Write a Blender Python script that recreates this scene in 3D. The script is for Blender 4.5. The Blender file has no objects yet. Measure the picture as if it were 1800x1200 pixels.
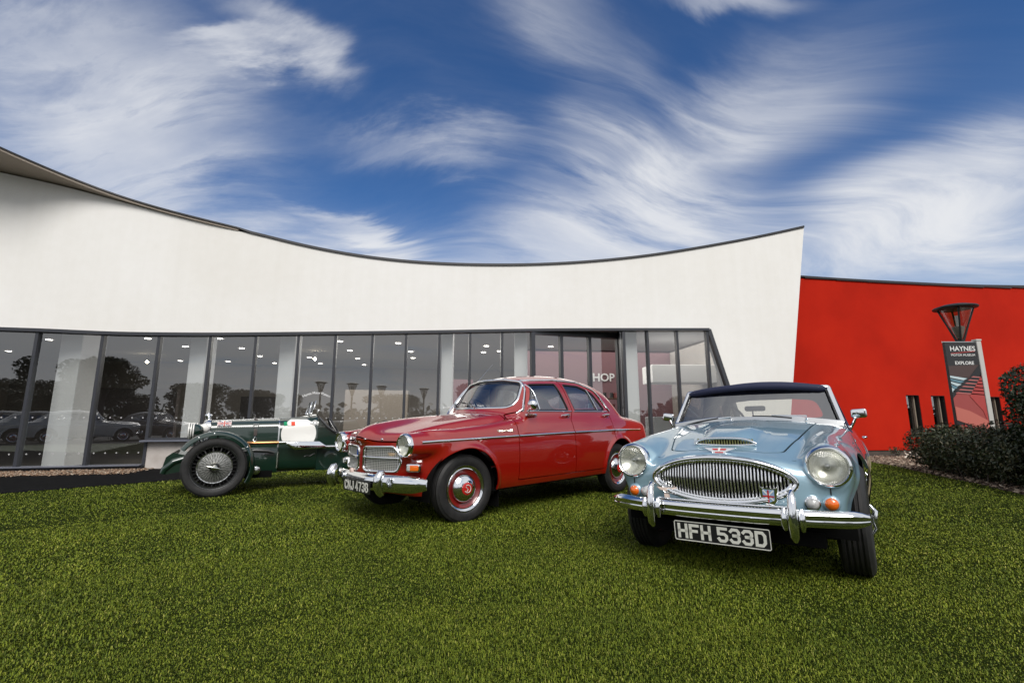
import bpy, math, random
import numpy as np
from mathutils import Vector, Matrix

SC = bpy.context.scene
COL = SC.collection
R = math.radians
rng = np.random.default_rng(7)
random.seed(7)

# ------------------------------------------------------------------ camera
CAM_H = 0.91
cam_d = bpy.data.cameras.new('camera')
cam_d.sensor_width = 36.0
cam_d.lens = 830.0 / 1800.0 * 36.0
cam_d.clip_start = 0.05
cam_d.clip_end = 6000.0
cam = bpy.data.objects.new('camera', cam_d)
cam.location = (0, 0, CAM_H)
cam.rotation_euler = (R(90 + 9.7), 0, 0)
COL.objects.link(cam)
SC.camera = cam
SC.render.resolution_x, SC.render.resolution_y = 1024, 682

# ------------------------------------------------------------------ sky, sun, exposure
SUN_EL, SUN_AZ = 44.0, 168.0        # degrees; azimuth clockwise from +Y (the view direction)
SC.view_settings.view_transform = 'Standard'
SC.view_settings.look = 'None'
SC.view_settings.gamma = 1.0
SC.view_settings.use_curve_mapping = False
SC.view_settings.exposure = 0.38

world = bpy.data.worlds.new('World')
SC.world = world
world.use_nodes = True
# sky: Nishita air with procedural cirrus laid out by compass direction and height
_nt = world.node_tree
_bg = _nt.nodes['Background']
_L = _nt.links.new
def _n(t, **k):
    n = _nt.nodes.new(t)
    for a, b in k.items(): setattr(n, a, b)
    return n
def _m(op, a, b=None, c=None, clamp=False):
    n = _n('ShaderNodeMath', operation=op); n.use_clamp = clamp
    for i, v in enumerate((a, b, c)):
        if v is None: continue
        if isinstance(v, (int, float)): n.inputs[i].default_value = v
        else: _L(v, n.inputs[i])
    return n.outputs[0]
_sky = _n('ShaderNodeTexSky', sky_type='NISHITA', sun_disc=False)
_sky.sun_elevation = R(SUN_EL); _sky.sun_rotation = R(SUN_AZ)
_sky.air_density = 1.0; _sky.dust_density = .25; _sky.ozone_density = 4.0
_tc = _n('ShaderNodeTexCoord'); _sp = _n('ShaderNodeSeparateXYZ'); _L(_tc.outputs['Generated'], _sp.inputs[0])
_x, _y, _z = _sp.outputs
_az = _m('ARCTAN2', _x, _y); _el = _m('ARCSINE', _z)
# overhead plane coordinates for the cloud texture
_den = _m('ADD', _m('MAXIMUM', _z, 0.0), .16)
_cb = _n('ShaderNodeCombineXYZ'); _L(_m('DIVIDE', _x, _den), _cb.inputs[0]); _L(_m('DIVIDE', _y, _den), _cb.inputs[1])
_ae = _n('ShaderNodeCombineXYZ'); _L(_az, _ae.inputs[0]); _L(_el, _ae.inputs[1])
def _noise(vec, scale, detail, rough, dist, rot=0.0, sc=(1, 1, 1), loc=(0, 0, 0)):
    mp = _n('ShaderNodeMapping'); mp.inputs['Rotation'].default_value = (0, 0, rot); mp.inputs['Scale'].default_value = sc; mp.inputs['Location'].default_value = loc
    _L(vec, mp.inputs[0]); t = _n('ShaderNodeTexNoise'); t.inputs['Scale'].default_value = scale; t.inputs['Detail'].default_value = detail
    t.inputs['Roughness'].default_value = rough; t.inputs['Distortion'].default_value = dist; _L(mp.outputs[0], t.inputs['Vector'])
    return t
# slow swirl that bends every layer of the cloud texture
_warp = _noise(_cb.outputs[0], .62, 2, .45, 0, loc=(3.1, 1.7, 0))
_wc = _n('ShaderNodeVectorMath', operation='SUBTRACT'); _L(_warp.outputs['Color'], _wc.inputs[0]); _wc.inputs[1].default_value = (.5, .5, .5)
_wv = _n('ShaderNodeVectorMath', operation='MULTIPLY_ADD'); _L(_wc.outputs[0], _wv.inputs[0]); _wv.inputs[1].default_value = (1.45, 1.45, 0); _L(_cb.outputs[0], _wv.inputs[2])
_soft = _noise(_wv.outputs[0], .85, 5, .50, .15, loc=(.6, 2.3, 0)).outputs['Fac']
_fil = _noise(_wv.outputs[0], 1.1, 9, .60, .25, rot=R(-24), sc=(.55, 2.1, 1), loc=(1.0, .2, 0)).outputs['Fac']
_fine = _noise(_wv.outputs[0], 3.4, 8, .62, .3, rot=R(-36), sc=(.5, 1.9, 1)).outputs['Fac']
def _dir(px, py):
    a = (px - 900) / 830.0; b = (600 - py) / 830.0; p = R(9.7)
    d = Vector((a, math.cos(p) - b * math.sin(p), b * math.cos(p) + math.sin(p))).normalized()
    return math.atan2(d.x, d.y), math.asin(d.z)
def _bank(p0, p1, width, weight):
    """a soft elongated cloud bank between two directions"""
    a0, e0 = _dir(*p0); a1, e1 = _dir(*p1); L = math.hypot(a1 - a0, e1 - e0) / 2; th = math.atan2(e1 - e0, a1 - a0)
    mp = _n('ShaderNodeMapping', vector_type='TEXTURE'); mp.inputs['Location'].default_value = ((a0 + a1) / 2, (e0 + e1) / 2, 0); mp.inputs['Rotation'].default_value = (0, 0, th)
    mp.inputs['Scale'].default_value = (max(L, width), width, 1); _L(_aw, mp.inputs[0])
    ln = _n('ShaderNodeVectorMath', operation='LENGTH'); _L(mp.outputs[0], ln.inputs[0])
    r = _n('ShaderNodeMapRange', interpolation_type='SMOOTHERSTEP'); _L(ln.outputs['Value'], r.inputs[0])
    r.inputs[1].default_value = 1.45; r.inputs[2].default_value = .0; r.inputs[3].default_value = 0; r.inputs[4].default_value = weight
    return r.outputs[0]
# the bank outlines are bent and frayed by noise
_fr = _noise(_wv.outputs[0], 1.3, 7, .60, .2, sc=(.7, 1.5, 1), rot=R(-30), loc=(5, 1, 0))
_fs = _n('ShaderNodeVectorMath', operation='SUBTRACT'); _L(_fr.outputs['Color'], _fs.inputs[0]); _fs.inputs[1].default_value = (.5, .5, .5)
_fv = _n('ShaderNodeVectorMath', operation='MULTIPLY_ADD'); _L(_fs.outputs[0], _fv.inputs[0]); _fv.inputs[1].default_value = (.34, .30, 0); _L(_ae.outputs[0], _fv.inputs[2])
_aw = _fv.outputs[0]
_banks = [((780, 440), (1500, 410), .17, .60), ((880, 350), (1600, 80), .11, .42), ((1480, 350), (1950, 230), .09, .42), ((1380, 440), (1950, 390), .09, .40),
          ((-200, 330), (560, 320), .26, .36), ((-200, 120), (400, 120), .22, .24), ((290, 105), (500, 95), .028, .36), ((400, 0), (620, 145), .055, .40), ((580, 235), (980, 255), .05, .48), ((250, 470), (850, 450), .12, .45),
          ((840, -20), (1060, 40), .10, .26), ((1150, 5), (1450, 15), .03, .34), ((480, 345), (760, 415), .028, .42), 
          ((1000, 130), (1100, 260), .13, .25)]
_s = None
for b_ in _banks:
    v_ = _bank(*b_); _s = v_ if _s is None else _m('ADD', _s, v_)
# beyond the view the same thin cirrus goes on
_back = _n('ShaderNodeMapRange', interpolation_type='SMOOTHSTEP'); _L(_y, _back.inputs[0])
_back.inputs[1].default_value = .45; _back.inputs[2].default_value = -.05; _back.inputs[3].default_value = 0; _back.inputs[4].default_value = .85
_s = _m('ADD', _s, _back.outputs[0])
# ridged filaments: bright threads where the stretched noise crosses its mean
def _ridge(v, k, p):
    return _m('POWER', _m('SUBTRACT', 1.0, _m('MULTIPLY', _m('ABSOLUTE', _m('SUBTRACT', v, .5)), k), clamp=True), p)
_thr = _m('ADD', _m('MULTIPLY', _ridge(_fil, 4.5, 2.5), .55), _m('MULTIPLY', _ridge(_fine, 4.0, 2.0), .30))
_body = _m('ADD', .38, _m('ADD', _m('MULTIPLY', _m('SUBTRACT', _soft, .5), 1.7), _m('ADD', _m('MULTIPLY', _m('SUBTRACT', _fil, .5), 1.5), _m('MULTIPLY', _m('SUBTRACT', _fine, .5), 1.1))))
_d = _m('ADD', _m('MULTIPLY', _s, _m('ADD', .45, _body)), _m('MULTIPLY', _thr, _m('ADD', .09, _m('MULTIPLY', _s, .62))))
_dr = _n('ShaderNodeMapRange', interpolation_type='SMOOTHSTEP'); _L(_d, _dr.inputs[0])
_dr.inputs[1].default_value = -.05; _dr.inputs[2].default_value = 1.06; _dr.inputs[3].default_value = 0; _dr.inputs[4].default_value = .95
# air colour: deeper and more saturated blue, as polarised in the photograph
_hs = _n('ShaderNodeHueSaturation'); _hs.inputs['Hue'].default_value = .507; _hs.inputs['Saturation'].default_value = 1.24; _hs.inputs['Value'].default_value = .80
_L(_sky.outputs[0], _hs.inputs['Color'])
_hz = _n('ShaderNodeMapRange', interpolation_type='SMOOTHSTEP'); _L(_el, _hz.inputs[0])
_hz.inputs[1].default_value = -.02; _hz.inputs[2].default_value = .46; _hz.inputs[3].default_value = .85; _hz.inputs[4].default_value = 0
_mh = _n('ShaderNodeMix', data_type='RGBA'); _L(_hz.outputs[0], _mh.inputs['Factor']); _L(_hs.outputs[0], _mh.inputs['A']); _mh.inputs['B'].default_value = (4.3, 5.0, 6.1, 1)
_mx = _n('ShaderNodeMix', data_type='RGBA'); _L(_dr.outputs[0], _mx.inputs['Factor']); _L(_mh.outputs['Result'], _mx.inputs['A']); _mx.inputs['B'].default_value = (6.3, 6.4, 6.6, 1)
_L(_mx.outputs['Result'], _bg.inputs[0]); _bg.inputs[1].default_value = 0.10
world.cycles.sampling_method = 'MANUAL'; world.cycles.sample_map_resolution = 512


sun_d = bpy.data.lights.new('sun', 'SUN')
sun_d.energy = 2.3
sun_d.angle = R(32)
sun_d.color = (1.0, 0.965, 0.915)
sun = bpy.data.objects.new('sun', sun_d)
_sd = Vector((math.sin(R(SUN_AZ)) * math.cos(R(SUN_EL)), math.cos(R(SUN_AZ)) * math.cos(R(SUN_EL)), math.sin(R(SUN_EL))))
sun.rotation_euler = (-_sd).to_track_quat('-Z', 'Y').to_euler()
COL.objects.link(sun)
SC.cycles.max_bounces = 10
SC.cycles.transparent_max_bounces = 16
SC.cycles.sample_clamp_indirect = 6.0
SC.cycles.use_denoising = True

# ------------------------------------------------------------------ materials
MATS = {}
def mat(name, col=(.5, .5, .5), rough=.5, metal=0.0, coat=0.0, spec=.5, emit=None, estr=0.0, alpha=1.0, coat_rough=.03, coat_ior=1.5, fn=None):
    if name in MATS:
        return MATS[name]
    m = bpy.data.materials.new(name); m.use_nodes = True
    b = m.node_tree.nodes['Principled BSDF']
    b.inputs['Base Color'].default_value = (*col, 1)
    b.inputs['Roughness'].default_value = rough
    b.inputs['Metallic'].default_value = metal
    b.inputs['Coat Weight'].default_value = coat
    b.inputs['Coat Roughness'].default_value = coat_rough
    b.inputs['Coat IOR'].default_value = coat_ior
    b.inputs['Specular IOR Level'].default_value = spec
    b.inputs['Alpha'].default_value = alpha
    if emit:
        b.inputs['Emission Color'].default_value = (*emit, 1)
        b.inputs['Emission Strength'].default_value = estr
    MATS[name] = m
    if fn:
        fn(m.node_tree, b)
    return m

def nz(nt, scale, detail=4, rough=.55, coord='Object', dist=0.0, vec=None):
    t = nt.nodes.new('ShaderNodeTexNoise')
    t.inputs['Scale'].default_value = scale; t.inputs['Detail'].default_value = detail
    t.inputs['Roughness'].default_value = rough; t.inputs['Distortion'].default_value = dist
    if vec is None:
        tc = nt.nodes.new('ShaderNodeTexCoord'); vec = tc.outputs[coord]
    nt.links.new(vec, t.inputs['Vector'])
    return t.outputs['Fac']

def ramp(nt, fac, stops):
    r = nt.nodes.new('ShaderNodeValToRGB')
    while len(r.color_ramp.elements) < len(stops):
        r.color_ramp.elements.new(.5)
    for e, (p, c) in zip(r.color_ramp.elements, stops):
        e.position = p; e.color = (*c, 1) if len(c) == 3 else c
    nt.links.new(fac, r.inputs[0])
    return r.outputs[0]

def maprange(nt, v, a, b, c, d):
    m = nt.nodes.new('ShaderNodeMapRange')
    for i, q in enumerate((a, b, c, d)):
        m.inputs[i + 1].default_value = q
    nt.links.new(v, m.inputs[0])
    return m.outputs[0]

def bump(nt, b, h, strength=.2, dist=.01):
    n = nt.nodes.new('ShaderNodeBump'); n.inputs['Strength'].default_value = strength; n.inputs['Distance'].default_value = dist
    nt.links.new(h, n.inputs['Height']); nt.links.new(n.outputs[0], b.inputs['Normal'])

def mottled(c1, c2, scale, lo=.35, hi=.65, bscale=None, bstr=.2, bdist=.01, rough=None, detail=5):
    def fn(nt, b):
        f = nz(nt, scale, detail)
        nt.links.new(ramp(nt, f, [(lo, c1), (hi, c2)]), b.inputs['Base Color'])
        if bscale:
            bump(nt, b, nz(nt, bscale, 4), bstr, bdist)
        if rough:
            nt.links.new(maprange(nt, nz(nt, scale * 1.7, 3), .3, .7, rough[0], rough[1]), b.inputs['Roughness'])
    return fn

# ------------------------------------------------------------------ objects
def link(o, parent=None):
    COL.objects.link(o)
    if parent is not None:
        o.parent = parent
    return o

def tag(o, label=None, cat=None, group=None, kind=None):
    if label: o['label'] = label
    if cat: o['category'] = cat
    if group: o['group'] = group
    if kind: o['kind'] = kind
    return o

def empty(name, loc=(0, 0, 0), rz=0.0, parent=None):
    o = bpy.data.objects.new(name, None); o.empty_display_size = .1
    o.location = loc; o.rotation_euler = (0, 0, rz)
    return link(o, parent)

def data(name, VF, m=None, smooth=None, normals=None):
    V, F = VF
    me = bpy.data.meshes.new(name)
    if isinstance(F, np.ndarray):
        V = np.asarray(V, np.float32); n = F.shape[1]
        me.vertices.add(len(V)); me.vertices.foreach_set('co', V.ravel())
        me.loops.add(F.size); me.loops.foreach_set('vertex_index', F.astype(np.int32).ravel())
        me.polygons.add(len(F)); me.polygons.foreach_set('loop_start', np.arange(0, F.size, n, dtype=np.int32))
        me.update(calc_edges=True); me.validate()
    else:
        me.from_pydata([tuple(map(float, v)) for v in V], [], [tuple(map(int, f)) for f in F]); me.update()
    if m is not None:
        for q in (m if isinstance(m, (list, tuple)) else [m]):
            me.materials.append(q)
    if smooth is not None:
        me.polygons.foreach_set('use_smooth', np.ones(len(me.polygons), bool))
        if smooth < 180:
            me.set_sharp_from_angle(angle=R(smooth))
    if normals is not None and len(normals) == len(me.vertices):
        me.normals_split_custom_set_from_vertices(np.asarray(normals, np.float32))
    return me

def obj(name, VF, m, parent=None, smooth=None, normals=None, loc=None, rot=None):
    o = bpy.data.objects.new(name, data(name, VF, m, smooth, normals))
    link(o, parent)
    if loc is not None: o.location = loc
    if rot is not None: o.rotation_euler = rot
    return o

def dup(o, parent=None, loc=None, rz=None, mats=None):
    c = o.copy(); COL.objects.link(c); c.parent = parent
    if loc is not None: c.location = loc
    if rz is not None: c.rotation_euler = (0, 0, rz)
    for ch in list(o.children):
        dup(ch, c)
    return c

# ------------------------------------------------------------------ shapes, each (V, F) with F a list of tuples
def join(*ms):
    V = []; F = []; n = 0
    for v, f in ms:
        V.extend([tuple(q) for q in v]); F.extend([tuple(i + n for i in q) for q in f]); n += len(v)
    return V, F

def box(c, s, rz=0.0):
    x, y, z = [q / 2 for q in s]; ca, sa = math.cos(rz), math.sin(rz)
    V = []
    for dx, dy, dz in ((-x, -y, -z), (x, -y, -z), (x, y, -z), (-x, y, -z), (-x, -y, z), (x, -y, z), (x, y, z), (-x, y, z)):
        V.append((c[0] + ca * dx - sa * dy, c[1] + sa * dx + ca * dy, c[2] + dz))
    return V, [(0, 3, 2, 1), (4, 5, 6, 7), (0, 1, 5, 4), (1, 2, 6, 5), (2, 3, 7, 6), (3, 0, 4, 7)]

def xf(VF, M):
    return [tuple(M @ Vector(v)) for v in VF[0]], VF[1]

def flipf(VF):
    return VF[0], [tuple(reversed(f)) for f in VF[1]]

def mirror(VF):
    return [(v[0], -v[1], v[2]) for v in VF[0]], [tuple(reversed(f)) for f in VF[1]]

def loft(rings, closed=True, cap0=True, cap1=True):
    n = len(rings[0]); V = [tuple(p) for r in rings for p in r]; F = []
    m = n if closed else n - 1
    for i in range(len(rings) - 1):
        for j in range(m):
            k = (j + 1) % n
            F.append((i * n + j, i * n + k, (i + 1) * n + k, (i + 1) * n + j))
    if closed and cap0: F.append(tuple(range(n - 1, -1, -1)))
    if closed and cap1: F.append(tuple((len(rings) - 1) * n + j for j in range(n)))
    return V, F

def lathe(prof, n=32, axis='z', c=(0, 0, 0), closed_prof=False, caps=False):
    """prof: (radius, height) pairs; axis the spin axis"""
    V = []; F = []; m = len(prof)
    for i in range(n):
        a = 2 * math.pi * i / n; ca, sa = math.cos(a), math.sin(a)
        for r, h in prof:
            p = (r * ca, r * sa, h)
            if axis == 'y': p = (r * ca, h, -r * sa)
            if axis == 'x': p = (h, r * ca, r * sa)
            V.append((p[0] + c[0], p[1] + c[1], p[2] + c[2]))
    for i in range(n):
        k = (i + 1) % n
        for j in range(m if closed_prof else m - 1):
            l = (j + 1) % m
            F.append((i * m + j, k * m + j, k * m + l, i * m + l))
    if caps and not closed_prof:
        if prof[0][0] > 1e-6: F.append(tuple(i * m for i in range(n - 1, -1, -1)))
        if prof[-1][0] > 1e-6: F.append(tuple(i * m + m - 1 for i in range(n)))
    return V, F

def _frames(P, closed=False, up=None):
    P = [Vector(p) for p in P]; n = len(P); T = []
    for i in range(n):
        a = P[(i - 1) % n] if (closed or i > 0) else P[i]
        b = P[(i + 1) % n] if (closed or i < n - 1) else P[i]
        t = (b - a); T.append(t.normalized() if t.length > 1e-9 else Vector((1, 0, 0)))
    fr = []
    u = None
    for i in range(n):
        if up is not None:
            q = Vector(up[i]) if isinstance(up, list) else Vector(up)
            s = T[i].cross(q)
            if s.length < 1e-6: s = T[i].orthogonal()
            s.normalize(); w = s.cross(T[i]).normalized()
        else:
            if u is None: u = T[i].orthogonal().normalized()
            s = u - T[i] * u.dot(T[i])
            s = s.normalized() if s.length > 1e-6 else T[i].orthogonal().normalized()
            u = s; w = T[i].cross(s).normalized()
        fr.append((P[i], s, w))
    return fr

def tube(P, r, n=8, closed=False, caps=True):
    fr = _frames(P, closed); rings = []
    for i, (p, s, w) in enumerate(fr):
        rr = r[i] if isinstance(r, (list, tuple, np.ndarray)) else r
        rings.append([p + (s * math.cos(2 * math.pi * k / n) + w * math.sin(2 * math.pi * k / n)) * rr for k in range(n)])
    if closed: rings.append(rings[0])
    return loft(rings, True, caps and not closed, caps and not closed)

def sweep(P, prof, up=(0, 0, 1), closed=False, scales=None):
    """prof: (side, up) points swept along P"""
    fr = _frames(P, closed, up); rings = []
    for i, (p, s, w) in enumerate(fr):
        k = 1.0 if scales is None else scales[i]
        rings.append([p + s * (a * k) + w * (b * k) for a, b in prof])
    if closed: rings.append(rings[0])
    return loft(rings, True, not closed, not closed)

def prism(poly, y0, y1, plane='xz'):
    """extrude a 2D polygon between two values of the remaining axis"""
    def P(a, b, c):
        return {'xz': (a, c, b), 'yz': (c, a, b), 'xy': (a, b, c)}[plane]
    n = len(poly)
    V = [P(a, b, y0) for a, b in poly] + [P(a, b, y1) for a, b in poly]
    F = [tuple(range(n)), tuple(range(2 * n - 1, n - 1, -1))] + [(i, n + i, n + (i + 1) % n, (i + 1) % n) for i in range(n)]
    return fixn((V, F))

def fixn(VF):
    import bmesh
    V, F = VF
    bm = bmesh.new(); vs = [bm.verts.new(v) for v in V]
    for f in F:
        try: bm.faces.new([vs[i] for i in f])
        except ValueError: pass
    bmesh.ops.recalc_face_normals(bm, faces=bm.faces)
    bm.verts.index_update()
    out = [tuple(v.co) for v in bm.verts], [tuple(v.index for v in f.verts) for f in bm.faces]
    bm.free()
    return out

def bevel(VF, w=.005, seg=2, ang=30):
    import bmesh
    V, F = VF
    bm = bmesh.new(); vs = [bm.verts.new(v) for v in V]
    for f in F:
        try: bm.faces.new([vs[i] for i in f])
        except ValueError: pass
    bmesh.ops.recalc_face_normals(bm, faces=bm.faces)
    es = [e for e in bm.edges if len(e.link_faces) == 2 and e.calc_face_angle(0) > R(ang)]
    bmesh.ops.bevel(bm, geom=es, offset=w, segments=seg, affect='EDGES', profile=.5)
    bm.verts.index_update()
    out = [tuple(v.co) for v in bm.verts], [tuple(v.index for v in f.verts) for f in bm.faces]
    bm.free()
    return out

def ellipsoid(c, r, nu=24, nv=12):
    V = []; F = []
    for i in range(nv + 1):
        t = math.pi * i / nv
        for j in range(nu):
            a = 2 * math.pi * j / nu
            V.append((c[0] + r[0] * math.sin(t) * math.cos(a), c[1] + r[1] * math.sin(t) * math.sin(a), c[2] + r[2] * math.cos(t)))
    for i in range(nv):
        for j in range(nu):
            k = (j + 1) % nu
            F.append((i * nu + j, (i + 1) * nu + j, (i + 1) * nu + k, i * nu + k))
    return V, F

def fillet(pts, r, n=6):
    """closed polygon with rounded corners; r a number or one per corner"""
    out = []; m = len(pts)
    for i in range(m):
        p = np.array(pts[i], float); a = np.array(pts[i - 1], float); b = np.array(pts[(i + 1) % m], float)
        rr = r[i] if isinstance(r, (list, tuple)) else r
        u = a - p; v = b - p; lu = np.linalg.norm(u); lv = np.linalg.norm(v); u /= lu; v /= lv
        ang = math.acos(max(-1, min(1, float(u @ v))))
        d = min(rr / max(math.tan(ang / 2), 1e-3), lu * .48, lv * .48)
        if rr <= 0 or ang > 3.1:
            out.append(tuple(p)); continue
        p0 = p + u * d; p1 = p + v * d
        for k in range(n + 1):
            t = k / n
            out.append(tuple((1 - t) ** 2 * p0 + 2 * t * (1 - t) * p + t * t * p1))
    return out

def densify(poly, step, closed=True):
    out = []; m = len(poly)
    for i in range(m if closed else m - 1):
        a = np.array(poly[i], float); b = np.array(poly[(i + 1) % m], float)
        k = max(1, int(np.ceil(np.linalg.norm(b - a) / step)))
        for j in range(k):
            out.append(tuple(a + (b - a) * j / k))
    if not closed: out.append(tuple(poly[-1]))
    return out

# ------------------------------------------------------------------ splines and signed fields
class Sp:
    """natural cubic spline through (x, v) pairs, straight beyond the ends"""
    def __init__(s, *pts):
        pts = sorted(pts); s.x = np.array([p[0] for p in pts], float); s.y = np.array([p[1] for p in pts], float)
        n = len(s.x); h = np.diff(s.x); A = np.eye(n); b = np.zeros(n)
        for i in range(1, n - 1):
            A[i, i - 1] = h[i - 1]; A[i, i] = 2 * (h[i - 1] + h[i]); A[i, i + 1] = h[i]
            b[i] = 3 * ((s.y[i + 1] - s.y[i]) / h[i] - (s.y[i] - s.y[i - 1]) / h[i - 1])
        c = np.linalg.solve(A, b); s.c = c
        s.b = (s.y[1:] - s.y[:-1]) / h - h * (2 * c[:-1] + c[1:]) / 3; s.d = (c[1:] - c[:-1]) / (3 * h)
        s.e = s.b[-1] + 2 * c[-2] * h[-1] + 3 * s.d[-1] * h[-1] ** 2
    def __call__(s, x):
        x = np.asarray(x, float)
        xx = np.clip(x, s.x[0], s.x[-1])
        i = np.clip(np.searchsorted(s.x, xx, side='right') - 1, 0, len(s.b) - 1); t = xx - s.x[i]
        v = s.y[i] + t * (s.b[i] + t * (s.c[i] + t * s.d[i]))
        return v + np.where(x < s.x[0], (x - s.x[0]) * s.b[0], 0) + np.where(x > s.x[-1], (x - s.x[-1]) * s.e, 0)

def smax(a, b, k):
    h = np.maximum(k - np.abs(a - b), 0.0) / k
    return np.maximum(a, b) + h * h * h * k / 6.0
def smin(a, b, k):
    return -smax(-a, -b, k)
def sstep(a, b, x):
    t = np.clip((x - a) / (b - a), 0, 1); return t * t * (3 - 2 * t)
def gauss(x, w):
    return np.exp(-(x / w) ** 2)

def sdpoly(poly, x, z):
    """signed distance to a closed 2D polygon, negative inside"""
    P = np.array(poly, float); d = np.full(x.shape, 1e9); s = np.zeros(x.shape, bool)
    for i in range(len(P)):
        a = P[i]; b = P[i - 1]; ex, ez = b - a; wx, wz = x - a[0], z - a[1]
        t = np.clip((wx * ex + wz * ez) / (ex * ex + ez * ez + 1e-12), 0, 1)
        d = np.minimum(d, (wx - ex * t) ** 2 + (wz - ez * t) ** 2)
        c = (a[1] > z) != (b[1] > z)
        with np.errstate(divide='ignore', invalid='ignore'):
            xi = (b[0] - a[0]) * (z - a[1]) / (b[1] - a[1] + 1e-12) + a[0]
        s ^= c & (x < xi)
    return np.where(s, -1, 1) * np.sqrt(d)

def grad(Fn, P, e=1e-3):
    x, y, z = P[:, 0], P[:, 1], P[:, 2]
    return np.stack([(Fn(x + e, y, z) - Fn(x - e, y, z)), (Fn(x, y + e, z) - Fn(x, y - e, z)), (Fn(x, y, z + e) - Fn(x, y, z - e))], 1) / (2 * e)

def isosurf(Fn, lo, hi, h):
    """surface nets of Fn = 0, the vertices then pulled onto the surface; triangles"""
    ax = [np.arange(lo[i], hi[i] + h, h) for i in range(3)]
    n = [len(a) for a in ax]
    D = np.broadcast_to(Fn(ax[0][:, None, None], ax[1][None, :, None], ax[2][None, None, :]), n).astype(np.float32)
    S = D < 0
    cnt = np.zeros([k - 1 for k in n], np.int8)
    for i in (0, 1):
        for j in (0, 1):
            for k in (0, 1):
                cnt += S[i:n[0] - 1 + i, j:n[1] - 1 + j, k:n[2] - 1 + k]
    act = (cnt > 0) & (cnt < 8)
    I = np.argwhere(act); idx = np.full(act.shape, -1, np.int32); idx[act] = np.arange(len(I))
    pos = np.zeros((len(I), 3)); w = np.zeros(len(I))
    cor = [(i, j, k) for i in (0, 1) for j in (0, 1) for k in (0, 1)]
    dv = {c: D[I[:, 0] + c[0], I[:, 1] + c[1], I[:, 2] + c[2]] for c in cor}
    for a in cor:
        for d in range(3):
            if a[d] == 0:
                b = list(a); b[d] = 1; b = tuple(b)
                m = (dv[a] < 0) != (dv[b] < 0)
                t = np.where(m, dv[a] / np.where(m, dv[a] - dv[b], 1), 0)
                p = np.array(a, float)[None].repeat(len(I), 0); p[:, d] = t
                pos += p * m[:, None]; w += m
    P = np.array(lo) + (I + pos / w[:, None]) * h
    Q = []
    for d in range(3):
        e = [slice(0, k) for k in n]; f = list(e); e[d] = slice(0, n[d] - 1); f[d] = slice(1, n[d])
        A = S[tuple(e)]; B = S[tuple(f)]
        E = np.argwhere(A != B); u, v = (d + 1) % 3, (d + 2) % 3
        ok = (E[:, u] > 0) & (E[:, v] > 0) & (E[:, u] < n[u] - 1) & (E[:, v] < n[v] - 1); E = E[ok]
        q = []
        for du, dw in ((-1, -1), (0, -1), (0, 0), (-1, 0)):
            c = E.copy(); c[:, u] += du; c[:, v] += dw
            q.append(idx[c[:, 0], c[:, 1], c[:, 2]])
        q = np.stack(q, 1); fl = ~A[tuple(E.T)]
        q[fl] = q[fl][:, ::-1]
        Q.append(q)
    Q = np.concatenate(Q)
    for _ in range(4):
        g = grad(Fn, P); f = Fn(P[:, 0], P[:, 1], P[:, 2])
        st = f / np.maximum((g * g).sum(1), .05)
        P = P - g * np.clip(st, -h, h)[:, None]
    d1 = ((P[Q[:, 0]] - P[Q[:, 2]]) ** 2).sum(1); d2 = ((P[Q[:, 1]] - P[Q[:, 3]]) ** 2).sum(1)
    T = np.where((d1 < d2)[:, None], Q[:, [0, 1, 2, 0, 2, 3]], Q[:, [0, 1, 3, 1, 2, 3]]).reshape(-1, 3)
    return P, T

def clip(M, g):
    """the part of a triangle mesh where the scalar field g (values or function) is below zero"""
    V, T = M
    if len(T) == 0: return M
    d = g(V[:, 0], V[:, 1], V[:, 2]) if callable(g) else g
    d = np.where(np.abs(d) < 1e-7, 1e-7, d)
    ins = d < 0; k = ins[T].sum(1)
    out = [T[k == 3]]; nv = [V]; base = len(V)
    ed = []; build = []
    for kk in (1, 2):
        t = T[k == kk]
        if len(t) == 0: continue
        odd = ins[t] if kk == 1 else ~ins[t]
        r = odd.argmax(1); t = np.stack([t[np.arange(len(t)), (r + i) % 3] for i in range(3)], 1)
        build.append((kk, t)); ed.append(t[:, [0, 1]]); ed.append(t[:, [0, 2]])
    if ed:
        E = np.sort(np.concatenate(ed), 1); U, inv = np.unique(E, axis=0, return_inverse=True); inv = inv.ravel()
        a, b = U[:, 0], U[:, 1]; s = d[a] / (d[a] - d[b])
        nv.append(V[a] + (V[b] - V[a]) * s[:, None])
        o = 0
        for kk, t in build:
            e1 = base + inv[o:o + len(t)]; o += len(t); e2 = base + inv[o:o + len(t)]; o += len(t)
            if kk == 1: out.append(np.stack([t[:, 0], e1, e2], 1))
            else:
                out.append(np.stack([e1, t[:, 1], t[:, 2]], 1)); out.append(np.stack([e1, t[:, 2], e2], 1))
    V2 = np.concatenate(nv); T2 = np.concatenate(out)
    used = np.unique(T2); mp = np.full(len(V2), -1); mp[used] = np.arange(len(used))
    return V2[used], mp[T2]

def split(M, g, gap=0.0):
    V = M[0]; d = g(V[:, 0], V[:, 1], V[:, 2])
    return clip(M, d + gap / 2), clip(M, -d + gap / 2)

def mirror_np(M):
    V = M[0] * np.array([1, -1, 1]); return V, M[1][:, ::-1].copy()

def both(M):
    """mesh plus its mirror image, welded on y = 0"""
    V, T = M; W = V * np.array([1, -1, 1]); on = np.abs(V[:, 1]) < 1e-4
    mp = np.where(on, np.arange(len(V)), np.cumsum(~on) - 1 + len(V))
    V2 = np.concatenate([V, W[~on]]); return V2, np.concatenate([T, mp[T][:, ::-1]])

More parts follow.
